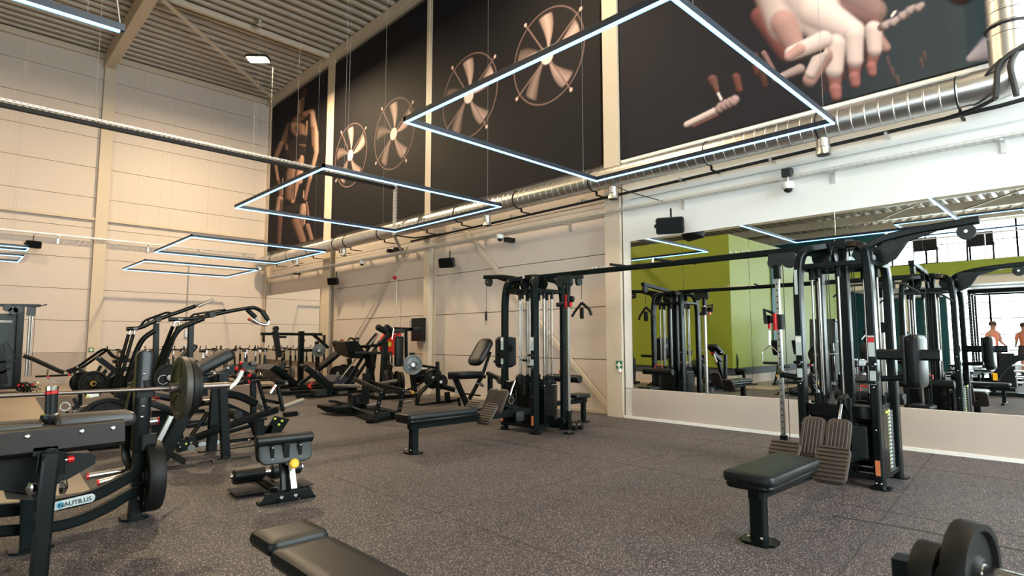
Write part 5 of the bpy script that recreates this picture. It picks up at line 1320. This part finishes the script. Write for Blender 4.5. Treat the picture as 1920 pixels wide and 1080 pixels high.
t = sled('hack_squat_machine', 'hack squat machine with long slanted back pad and steep guide rails', 13.6, 6.8)
y = 13.6
g = G(); a, b = P(556, 741, y), P(700, 738, y); a.z = b.z = .06; g.rail([a, b], .1, .09); g.rail([a + V((0, .9, 0)), b + V((0, .9, 0))], .1, .09); part('base_frame', g, FR, t)
part('grey_foot', G().box(a + V((.55, -.02, .05)), (.3, .3, .12), ch=.02), GR, t)
ex = (P(568, 684, y) - P(586, 698, y)).normalized(); part('head_pad', G().pad(P(577, 692, y + .2), ex, Y1, .36, .34, .09, .04, .03), VN, t)
ex = (P(586, 697, y) - P(622, 732, y)).normalized(); part('back_pad', G().pad(P(605, 714, y + .2), ex, Y1, .68, .40, .12, .06, .035), VN, t)
part('pad_spine', R(G(), y, [(572, 690, 626, 738, 6)], .1), FR, t)
part('guide_rail', R(G(), y, [(640, 734, 704, 632, 5), ], .06), FR, t); part('guide_rail', R(G(), y + .8, [(655, 728, 712, 640, 5)], .06), FR, t)
part('chrome_rod', Tn(G(), y - .1, [(638, 712), (668, 672)], 1.4, 0), CR, t); part('chrome_rod', Tn(G(), y - .1, [(690, 650), (709, 627)], 1.8, 0), CR, t); part('rail_head', R(G(), y, [(684, 652, 706, 626, 5)], .07), FR, t)
part('foot_plate', G().prism([P(646, 641, y - .1), P(670, 639, y - .1), P(684, 659, y - .1), P(678, 673, y - .1), P(654, 666, y - .1)], (.1, .8, 0)), FR2, t)
part('seat_plate', G().prism([P(632, 706, y), P(646, 704, y), P(654, 712, y), P(640, 722, y), P(625, 716, y)], (0, .6, .0)), mat('blue_black_pad', (.025, .024, .04), .5), t)
part('loading_peg', Tn(G(), y - .3, [(666, 662), (735, 661.5)], 2.6, 0), GR, t); part('loading_peg', Tn(G(), y, [(708, 648), (731, 646.5)], 2.2, 0), GR, t)
part('sled_carriage', R(G(), y - .1, [(682, 650, 712, 646, 5), (690, 660, 696, 690, 8)], .3), FR2, t)
part('lock_lever', Tn(G(), y, [(579, 727), (584, 718), (587, 717)], 1.4, .05), RED, t); part('spring_rods', R(G(), y - .1, [(634, 737, 650, 735, 5)], .1), ST, t)
g = hexa(G(), y + .3, [(694, 672), (708, 655), (702, 700), (706, 735), (688, 735), (690, 700)], .12); part('rear_tower', g, FR, t)

# ---------------- standing shoulder-pad squat machine with plates
t = sled('calf_raise_machine', 'standing machine with shoulder rollers, tall black pad and plate pegs', 12.2, 7.7)
y = 12.2
part('shoulder_roller', G().cyl(P(706, 612, y), P(726, 623, y), .075, 18, .03), VN, t); part('shoulder_roller', G().cyl(P(722, 611, y + .2), P(738, 624, y + .2), .075, 18, .03), VN, t)
part('tall_pad', G().pad(P(748, 659, y), Z1, X1, .74, .22, .12, .04, .03), VN, t); part('pad_cap', G().pad(P(748, 621, y - .05), X1, Y1, .24, .2, .09, .04, .03), GR, t)
g = R(G(), y + .1, [(761, 618, 762, 690, 4), (740, 616, 775, 617, 5), (765, 618, 790, 617, 6)], .08); part('frame_head', g, FR, t)
part('weight_horn', Tn(G(), y, [(775, 617), (790, 616)], 3, 0), GR, t)
part('main_post', R(G(), y + .1, [(722, 640, 716, 740, 9)], .12), FR, t); part('slant_post', R(G(), y, [(731, 626, 712, 646, 8)], .1), FR, t)
part('hook_rod', Tn(G(), y - .1, [(738, 616), (735, 636)], 1, 0), CR, t); part('red_collar', R(G(), y - .05, [(747, 624, 747, 630, 7)], .1), RED, t)
part('pad_bracket', Tn(G(), y - .1, [(732, 667), (731, 680), (738, 688)], 1.2, .05), ST, t)
a, b = P(700, 752, y), P(775, 752, y); a.z = b.z = .05; g = G().rail([a, b], .5, .07); part('base_frame', g, FR, t)
for k, (u, v, yy, r) in enumerate(((730, 681, 12.5, .25), (722, 716, 12.0, .27), (732, 716, 12.2, .27), (744, 717, 12.0, .27), (752, 718, 12.3, .27))):
    plate(P(u, v, yy), (1, -.35, 0), r, .06, ['dark plate on the upper peg behind the tall black pad', 'stored plate on the lower peg, leftmost of four', 'stored plate on the lower peg, second from left', 'stored plate on the lower peg, third from left', 'stored plate on the lower peg, rightmost'][k])
plate(P(729, 645, 13.4), (.25, -1, 0), .34, .06, 'red plate with yellow studs behind the shoulder roller machine', REDB, hub=mat_yel, spokes=False)

# ---------------- belt squat platform in front
t = sled('belt_squat_machine', 'low belt squat platform machine with two slanted lever arms and silver pegs', 10, 5.5)
xa, xb = 5.35, 5.95
fa = at(696, 793, z=0); fb = at(745, 784, z=0)
dxy = (fb - fa); dxy.z = 0; 
part('front_foot', G().rail([fa + V((0, 0, .03)) - dxy * .1, fb + V((0, 0, .03)) + dxy * .35], .10, .06), FR2, t)
u1, u2 = (702, 788, 716, 734), (747, 780, 757, 731)
for (a, b, c, d) in (u1, u2):
    p = at(a, b, z=.05); q_ = V((0, 0, 0)); h = (b - d) * mpp(p); q_ = p + V((.0, .02, h)) + V((_rt[0], _rt[1], 0)) * ((c - a) * mpp(p)); part('upright', G().rail([p, q_], .06, .05, Y1), FR, t)
    part('bolt', G().bolts([p + (q_ - p) * f + V((-.02, -.03, 0)) for f in (.3, .6, .95)], (-.3, -1, 0), .011), CR, t)
y = 10.1
tops = [(716, 734), (757, 731)]
pA = at(718, 736, y=9.05); pB = at(665, 711, y=10.4); part('lever_arm', G().rail([pA, pB], .05, .09, ch=.01), FR, t)
pC = at(757, 733, y=9.2); pD = at(692, 717, y=10.6); part('lever_arm', G().rail([pC, pD], .05, .09, ch=.01), FR, t)
part('link_bar', G().rail([pA, pC], .04, .05), FR2, t)
part('loading_peg', Tn(G(), 10.0, [(627, 723), (673, 724)], 3.2, 0), ST, t); part('loading_peg', Tn(G(), 10.6, [(703, 721), (744, 713)], 2.8, 0), ST, t)
part('storage_peg', Tn(G(), 9.6, [(688, 762), (710, 758)], 3.6, 0), ST, t); part('storage_peg', Tn(G(), 9.9, [(754, 755), (773, 752)], 2.8, 0), ST, t)
g = G().prism([at(594, 761, z=.14), at(628, 766, z=.14), at(668, 764, z=.14), at(655, 757, z=.14)], (0, 0, .02)); part('standing_platform', g, FR2, t)
g = G().prism([at(594, 763, z=.12), at(612, 773, z=.05), at(660, 776, z=.04), at(668, 765, z=.12), at(628, 768, z=.12)], (0, 0, .02)); part('platform_skirt', g, FR, t)
g = G().rail([at(660, 768, z=.09), at(705, 784, z=.09)], .08, .12); g.rail([at(680, 760, z=.09), at(745, 778, z=.09)], .08, .10); part('base_frame', g, FR, t)
part('front_panel', G().prism([fa + V((.06, .02, .03)), fb + V((0, .02, .03)), fb + V((0, .02, .14)), fa + V((.12, .02, .14))], (.0, .02, 0)), GR, t)
part('centre_post', R(G(), 10.6, [(687, 700, 684, 764, 11)], .12), FR, t); part('motor_block', G().box(at(668, 752, y=10.7), (.25, .3, .3), ch=.03), FR2, t)
part('strap', Tn(G(), 10.5, [(617, 752), (630, 753), (645, 758), (662, 756)], 2.6, .1), VN, t)
part('belt', G().box(at(668, 748, y=10.5), (.10, .08, .20), V((.9, 0, .4)).normalized(), Y1, ch=.02), VN, t)

# ---------------- seated plate machine behind the leg extension
t = sled('seated_lever_machine', 'seated lever machine with grey spoked disc and yellow knob', 11, 7.6)
y = 10.9
part('disc_post', R(G(), y, [(770, 668, 777, 735, 8)], .1), FR, t); part('post_head', R(G(), y, [(773, 661, 773, 668, 8)], .1), GR, t)
part('handle_bar', Tn(G(), y, [(778, 684), (800, 687), (818, 690)], 2.6, .05), FR2, t); part('white_tube', Tn(G(), y + .2, [(784, 693), (806, 690)], 2.2, 0), WH, t)
part('back_box', G().box(P(788, 705, y + .2), (.3, .2, .28), ch=.04), FR2, t); part('roller', G().cyl(P(776, 709, y), P(796, 706, y), .055, 16, .01), FR, t)
part('main_frame', Tn(G(), y - .4, [(782, 762), (783, 742), (802, 722), (828, 706)], 4, .3), FR, t); part('guard_arc', G().torus(P(812, 708, y - .3), Y1, .23, .018, 26, 6), FR2, t)
part('side_arm', Tn(G(), y - .3, [(755, 735), (780, 724), (796, 714)], 2, .1), FR2, t)
part('knob', G().rev(P(773, 736, y - .6), (0, -1, 0), [(.03, 0), (.036, .02), (.02, .04)], 12), YE, t); part('knob_stem', Tn(G(), y - .6, [(752, 731), (771, 736)], 2.2, 0), DK, t)
part('vertical_roller', G().cyl(P(820, 678, y - .4), P(821, 700, y - .4), .045, 16, .01), VN, t)
g = R(G(), y - .5, [(784, 760, 856, 750, 5), (820, 710, 822, 755, 6), (838, 735, 840, 757, 9)], .08); part('base_frame', g, FR, t); part('chrome_hub', G().cyl(P(857, 732, y - .6), P(857, 732, y - .68), .06), ST, t); part('cross_tube', Tn(G(), y - .6, [(828, 724), (852, 731)], 5, 0), FR2, t)
part('foot', G().box(P(779, 763, y - .4), (.22, .2, .02), ch=.04), FR2, t)
for k, (u, v, r, yy) in enumerate(((774, 684, .22, y - .1), (812, 709, .20, y - .25), (826, 716, .17, y - .35))):
    plate(P(u, v, yy), (-.25, -1, 0), r, .05, ['grey spoked disc at the top of the seated lever machine', 'dark plate inside the round guard of the seated lever machine', 'small dark plate right of the round guard'][k], IR if k == 0 else None)

# ---------------- leg extension in the middle
t = sled('leg_extension_machine', 'leg extension machine with tall reclined backrest behind the far row bench', 8.9, 6.7)
y = 8.9
part('seat', G().pad(P(873, 701, y), X1, Y1, .66, .42, .09, .09, .035), VN, t)
ex = (P(916, 634, y) - P(885, 690, y)).normalized(); part('backrest', G().pad(P(901, 660, y), ex, Y1, .64, .42, .12, .14, .05), VN, t)
part('backrest_stem', R(G(), y, [(919, 660, 905, 702, 5)], .05), FR, t); part('bolt', G().bolts([P(914, 680, y - .04)], (0, -1, 0), .016), CR, t)
part('frame', R(G(), y, [(853, 708, 876, 760, 9), (858, 772, 905, 768, 6), (874, 755, 876, 770, 8)], .08), FR, t); part('frame', R(G(), y, [(904, 704, 880, 748, 6)], .06), FR, t); part('rear_post', R(G(), y, [(919, 702, 919, 745, 8)], .08), FR, t)
part('roller_arm', G().rail([P(915, 700, y), P(940, 712, y - .6)], .09, .08, ch=.02), VN, t)
part('knee_roller', G().cyl(P(938, 712, y - .45), P(947, 715, y - .95), .085, 22, .02), VN, t); part('roller_cap', G().cyl(P(946, 715, y - .90), P(947, 715.3, y - .97), .06), GR, t); part('cap_bolt', G().cyl(P(947, 715, y - .95), P(947, 715.3, y - .99), .016), CR, t)
part('range_lever', Tn(G(), y - .1, [(892, 718), (905, 722)], 1.6, 0), ST, t); part('lever_end', Tn(G(), y - .1, [(900, 720), (906, 723)], 3.2, 0), ST, t); part('yellow_rod', Tn(G(), y, [(898, 720), (905, 710)], 1.2, 0), YE, t)
part('under_seat_block', R(G(), y, [(846, 708, 905, 706, 6)], .2), FR2, t)
part('pedal_frame', R(G(), y, [(868, 738, 900, 742, 3), (860, 745, 862, 762, 4)], .05), FR2, t)

# ================================================================== SEEN IN THE MIRROR (they stand on the window side)
# flat benches in rows
def bench(loc, rz, label):
    t = thing('flat_bench', label, 'bench', (0, 0, 0), 'flat benches in rows on the window side')
    part('pad', G().pad((0, 0, .44), X1, Y1, 1.2, .28, .07, .05, .025), VN, t)
    g = G().rail([(-.45, 0, .38), (.45, 0, .38)], .06, .06); g.rail([(-.42, 0, .03), (-.42, 0, .38)], .06, .06, Y1); g.rail([(.32, 0, .38), (.44, 0, .2), (.46, 0, .03)], .06, .06, Y1, fr=.1); g.rail([(-.42, -.25, .025), (-.42, .25, .025)], .06, .05); g.rail([(.46, -.25, .025), (.46, .25, .025)], .06, .05); part('bench_frame', g, FR, t)
    t.location = loc; t.rotation_euler = (0, 0, rz); return t
b0 = None; n = 0
bp = [(1790, 712, 21), (1822, 702, 22.2), (1798, 693, 23.4), (1845, 690, 23.4), (1800, 690, 24.8), (1822, 683, 26.2), (1790, 682, 27.6), (1822, 680, 29)]
wh = ['front left', 'second from the front', 'third from the front', 'front right', 'in the middle of the rows', 'right of the middle', 'far right, under the person', 'last row by the windows']
for i, (u, v, X) in enumerate(bp):
    p = mir(u, 640, X); lab = 'black flat bench seen in the mirror before the windows, ' + wh[i]
    if not b0: b0 = bench((p.x, p.y, 0), .1, lab)
    else: copy_tree(b0, (p.x, p.y, 0), .1 + .05 * (i % 3), lab)
# lifting platform and power rack
p = mir(1895, 640, 27.5)
t = thing('power_rack', 'tall perforated power rack seen in the mirror in front of the bright windows', 'rack', (p.x, p.y, 0))
for i, (dx, dy) in enumerate(((-.5, -1.2), (-.5, 1.0), (.7, -1.2), (.7, 1.0), (.1, 1.0))):
    g = G(); base = V((p.x + dx, p.y + dy, 0)); g.box(base + V((0, 0, 1.6)), (.09, .09, 3.2)); part('upright', g, FR, t)
    g = G()
    for k in range(26): g.box(base + V((.048, 0, .3 + k * .11)), (.004, .03, .03)); g.box(base + V((0, -.048, .3 + k * .11)), (.03, .004, .03))
    part('peg_holes', g, ST, t)
g = G()
for dy in (-1.2, 1.0): g.rail([(p.x - .5, p.y + dy, 3.15), (p.x + .7, p.y + dy, 3.15)], .09, .16)
for dx in (-.5, .7): g.rail([(p.x + dx, p.y - 1.2, 3.15), (p.x + dx, p.y + 1.0, 3.15)], .09, .16)
part('top_frame', g, FR, t)
part('cross_bar', G().cyl((p.x - .3, p.y - 1.4, 1.15), (p.x - .3, p.y + 1.3, 1.15), .02), ST, t)
g = G().box((17.8 - 22.6, 3.2 - 1.0, .5), (.5, .4, 1.0), ch=.05); solo('storage_box', g, BRC, 'black waist-high box seen in the mirror among the benches', 'box')

# people seen in the mirror
def person(loc, rz, label, shirt, arm):
    t = thing('person', label, 'person', (0, 0, 0))
    me = bpy.data.meshes.new('body')
    Vt = [(0, 0, .95), (0, .01, 1.12), (0, .02, 1.32), (0, .02, 1.44), (0, .03, 1.54), (0, .05, 1.66), (0, .05, 1.76),
          (.10, 0, .90), (.11, .03, .50), (.11, -.02, .09), (.11, .12, .04), (-.10, 0, .90), (-.11, .03, .50), (-.11, -.02, .09), (-.11, .12, .04),
          (.18, .02, 1.40), (.23, .02, 1.14), (.20, .22, 1.02), (.18, .30, 1.00), (-.18, .02, 1.40), (-.23, .02, 1.14), (-.20, .22, 1.02), (-.18, .30, 1.0)]
    E_ = [(0, 1), (1, 2), (2, 3), (3, 4), (4, 5), (5, 6), (0, 7), (7, 8), (8, 9), (9, 10), (0, 11), (11, 12), (12, 13), (13, 14), (3, 15), (15, 16), (16, 17), (17, 18), (3, 19), (19, 20), (20, 21), (21, 22)]
    rad = [.14, .13, .15, .11, .055, .095, .075, .09, .06, .04, .035, .09, .06, .04, .035, .06, .045, .032, .03, .06, .045, .032, .03]
    me.from_pydata(Vt, E_, []); o = bpy.data.objects.new('body', me); COL.objects.link(o)
    m = o.modifiers.new('s', 'SKIN'); me.skin_vertices[0].data[0].use_root = True
    for i, r in enumerate(rad): me.skin_vertices[0].data[i].radius = (r, r * (.72 if i in (0, 1, 2) else 1))
    s_ = o.modifiers.new('d', 'SUBSURF'); s_.levels = s_.render_levels = 2
    me.materials.append(SKIN); o.parent = t
    g = G().rev((0, 0, .98), Z1, [(.155, 0), (.15, .15), (.175, .35), (.16, .44), (.07, .50)], 20); g.tube([(.17, .02, 1.42), (.24, .02, 1.2)], .062, 10); g.tube([(-.17, .02, 1.42), (-.24, .02, 1.2)], .062, 10)
    g.v = [(x, y_ * .75, z) for x, y_, z in g.v]; part('shirt', g, shirt, t)
    g = G().tube([(.09, 0, 1.0), (.115, .02, .62)], .11, 12); g.tube([(-.09, 0, 1.0), (-.115, .02, .62)], .11, 12); part('shorts', g, SHORT, t)
    g = G().rev((0, .03, 1.66), Z1, [(.100, 0), (.108, .06), (.09, .12), (.04, .15)], 16); part('hair', g, HAIR, t)
    for sx in (-1, 1):
        g = G()
        for k in range(4): g.tube([(sx * (.17 + .018 * k - .03), .30, 1.0), (sx * (.165 + .018 * k - .03), .36, .99), (sx * (.165 + .018 * k - .03), .38, .955)], .009, 6, .01)
        g.tube([(sx * .15, .29, 1.0), (sx * .12, .33, 1.01)], .010, 6); part('fingers', g, SKIN, t)
        part('shoe', G().pad((sx * .11, .05, .04), Y1, X1, .28, .10, .08, .045, .03), SHORT, t)
    t.location = loc; t.rotation_euler = (0, 0, rz); return t
q = mir(1862, 640, 24.5)
g = G().box((q.x, q.y, .1), (1.4, 1.4, .2)); solo('lifting_platform', g, FR2, 'low dark platform under the standing person, seen in the mirror', 'platform')
person((q.x, q.y, .2), -2.4, 'person in orange shirt and dark shorts standing and looking down, seen in the mirror', ORT, 0)
q = mir(1922, 640, 27.2)
person((q.x, q.y, .2), 1.2, 'person at the right edge of the photo in orange top, seen in the mirror', ORT, 0)
g = G().box((q.x, q.y, .1), (1.0, 1.4, .2)); solo('lifting_platform', g, FR2, 'low dark platform at the right edge, seen in the mirror', 'platform')

# treadmills upstairs
def treadmill(loc, label):
    t = thing('treadmill', label, 'treadmill', (0, 0, 0), 'cardio machines on the upper floor')
    part('deck', G().box((0, 0, .12), (1.7, .75, .22), ch=.03), BRC, t)
    g = G().rail([(.7, -.36, .2), (.55, -.36, 1.2), (.2, -.36, 1.15)], .06, .06, Y1, fr=.1); g.rail([(.7, .36, .2), (.55, .36, 1.2), (.2, .36, 1.15)], .06, .06, Y1, fr=.1); part('side_frame', g, GR, t)
    part('console', G().box((.58, 0, 1.32), (.08, .75, .5), ch=.02), BRC, t)
    t.location = loc; return t
t0 = None
for i, yy in enumerate((-3.5, -1.8, -.2, 1.4, 3.0, 4.6, 6.0)):
    lab = 'dark treadmill upstairs against the bright upper windows, ' + ['nearest the right edge', 'second from the right', 'third from the right', 'middle one', 'third from the left', 'second from the left', 'leftmost'][i]
    t0 = treadmill((-8.6, yy, 3.6), lab) if not t0 else (copy_tree(t0, (-8.6, yy, 3.6), None, lab), t0)[1]
g = G()
for k in range(14): g.cyl((-7.25, -6.5 + k * 1.03, 4.1), (-7.25, -6.5 + k * 1.03, 5.0), .02)
g.rail([(-7.25, -6.6, 5.0), (-7.25, 7.1, 5.0)], .05, .05); solo('guard_rail', g, GALV2, 'steel guard rail along the upper floor edge, seen in the mirror', 'railing')
# mezzanine posts
for yy in (-5, 0.2, 5.2):
    g = G().box((-7.5, yy, 1.66), (.2, .2, 3.3)); struct('trim_22', g, CREAM)

# glute/abductor machine with curved shell at the right edge
p = V((-1.15, 1.62, 0))
t = thing('curved_leg_machine', 'low machine with curved black shell and yellow label, at the right edge in the mirror', 'exercise machine', (p.x, p.y, 0))
x, y = p.x, p.y
g = G().rail([(x, y - .8, .05), (x, y + .9, .05)], .12, .09); g.rail([(x - .4, y - .8, .04), (x + .4, y - .8, .04)], .1, .07); part('base', g, FR, t)
g = G().rail([(x, y + .55, .10), (x, y + .45, .55), (x, y + .05, .98), (x, y - .45, 1.0), (x, y - .8, .7)], .16, .13, X1, fr=.4); part('curved_shell', g, FR2, t)
part('yellow_label', G().box((x + .09, y + .46, .48), (.01, .09, .18)), YE, t)
g = G()
for k in range(4): g.box((x + .05, y - .2 + .02 * k, .35 + .14 * k), (.3, .5, .04))
part('step_slat', g, ST, t)
part('seat', G().pad((x, y + .7, .62), X1, Y1, .3, .35, .06, .04, .02), VN, t)
for s_ in (0, .22): plate((x + .1, y + .95 + s_, .28), (0, 1, 0), .2, .06, 'small dark wheel plate at the base of the curved leg machine, ' + ('inner' if s_ == 0 else 'outer'), spokes=False)

# preacher-like ab bench by the green wall
p = at(1358, 700, x=17.9); x, y = 2 * MX - p.x, p.y - .1
t = thing('ab_bench', 'black ab bench with raised pad before the lime green wall, seen in the mirror', 'exercise bench', (x, y, 0))
g = G().rail([(x, y - .55, .02), (x, y - .52, .50)], .08, .08, X1); g.rail([(x, y - .55, .36), (x, y + .5, .30)], .07, .08); g.rail([(x, y - .3, .35), (x, y - .35, .9), (x, y - .1, 1.25)], .07, .07, X1, fr=.3); g.rail([(x, y - .8, .04), (x, y + .9, .04)], .07, .06); g.rail([(x - .3, y - .8, .03), (x + .3, y - .8, .03)], .07, .05); part('frame', g, FR, t)
part('seat_pad', G().pad((x, y - .2, .45), Y1, X1, .8, .3, .09, .06, .03), VN, t); part('chest_pad', G().pad((x, y - .05, 1.22), V((0, 1, -.5)), X1, .42, .3, .11, .05, .03), VN, t)
part('handle', G().tube([(x, y + .1, .5), (x + .1, y + .2, .95), (x + .15, y - .2, .92)], .014, 8, .06), ST, t)

# row of machines by the yellow-lit green face
for k, (u, X, lab) in enumerate(((1440, 18.9, 'small machine with yellow knobs by the green wall, left one in the mirror'), (1500, 20.6, 'small machine with yellow knobs by the green wall, right one in the mirror'))):
    p = at(u, 640, x=X); x, y = 2 * MX - X, p.y
    y = min(y, 7.3)
    t = thing('small_lever_machine', lab, 'exercise machine', (x, y, 0))
    g = G().rail([(x - .5, y, .05), (x + .6, y, .05)], .08, .07); g.rail([(x - .5, y - .3, .04), (x - .5, y + .3, .04)], .08, .06); g.rail([(x - .2, y, .08), (x + .2, y, 1.2)], .07, .07, Y1); g.rail([(x + .5, y, .08), (x + .1, y, .7)], .06, .06, Y1); part('frame', g, FR, t)
    part('pad', G().pad((x + .25, y, 1.15), V((.4, 0, 1)), Y1, .5, .3, .1, .05, .03), VN, t); part('seat', G().pad((x - .2, y, .55), X1, Y1, .4, .3, .08, .05, .03), VN, t)
    g = G(); g.rev((x - .35, y - .05, .22), (0, -1, 0), [(.03, 0), (.045, .02), (.02, .04)], 10); g.rev((x + .5, y - .05, .3), (0, -1, 0), [(.03, 0), (.045, .02), (.02, .04)], 10); part('knob', g, YE, t)
    plate((x + .5, y - .2, .62), (.3, 1, 0), .26, .06, 'dark disc on the small machine by the green wall in the mirror, ' + ['left', 'right'][k])
# tall dark stepper seen through the near tower
p = at(1548, 640, x=21.5); x, y = 2 * MX - 21.5, min(p.y, 6.9)
t = thing('stair_climber', 'tall dark panelled cardio machine seen in the mirror through the near cable tower', 'exercise machine', (x, y, 0))
g = G().prism([(x - .45, y - .4, 0), (x - .3, y - .4, 2.0), (x + .25, y - .4, 2.1), (x + .45, y - .4, 0)], (0, .8, 0)); part('panel_body', g, mat('slate_panel', (.02, .026, .028), .5), t)
part('top_bar', G().rail([(x - .5, y - .45, 2.0), (x + .5, y - .45, 2.05)], .07, .05), FR, t); part('badge', G().box((x, y - .405, 1.35), (.3, .01, .06)), STK, t)
g = G().tube([(x + .4, y - .5, .2), (x + .3, y - .55, 1.2), (x + .1, y - .5, 1.3)], .02, 8, .1); part('hand_rail', g, ST, t)
for k, (u, X) in enumerate(((1620, 21.8), (1655, 23.3), (1700, 24.8))):
    p = at(u, 640, x=X); x, y = 2 * MX - X, min(p.y, 6.8)
    t = thing('seated_press_machine', 'dark seated machine with chrome parts behind the near tower in the mirror, ' + ['left', 'middle', 'right'][k], 'exercise machine', (x, y, 0))
    g = G().rail([(x - .6, y, .05), (x + .6, y, .05)], .08, .08); g.rail([(x - .4, y, .08), (x - .2, y, 1.7)], .09, .09, Y1); g.rail([(x + .4, y - .3, .05), (x + .4, y + .3, .05)], .08, .06); g.rail([(x - .2, y, 1.6), (x + .4, y, 1.4)], .07, .07, Y1); part('frame', g, FR, t)
    part('seat', G().pad((x + .1, y, .5), X1, Y1, .4, .36, .09, .05, .03), VN, t); part('back', G().pad((x - .15, y, .95), V((-.15, 0, 1)), Y1, .7, .34, .1, .06, .03), VN, t)
    part('chrome_arm', G().tube([(x - .1, y - .35, 1.3), (x + .3, y - .35, 1.1), (x + .45, y - .35, .8)], .025, 8, .1), CR, t)
    plate((x - .1, y - .5, 1.3), (.3, 1, 0), .22, .05, 'grey disc on the seated machine in the mirror, ' + ['left', 'middle', 'right'][k] + ' machine', IR)
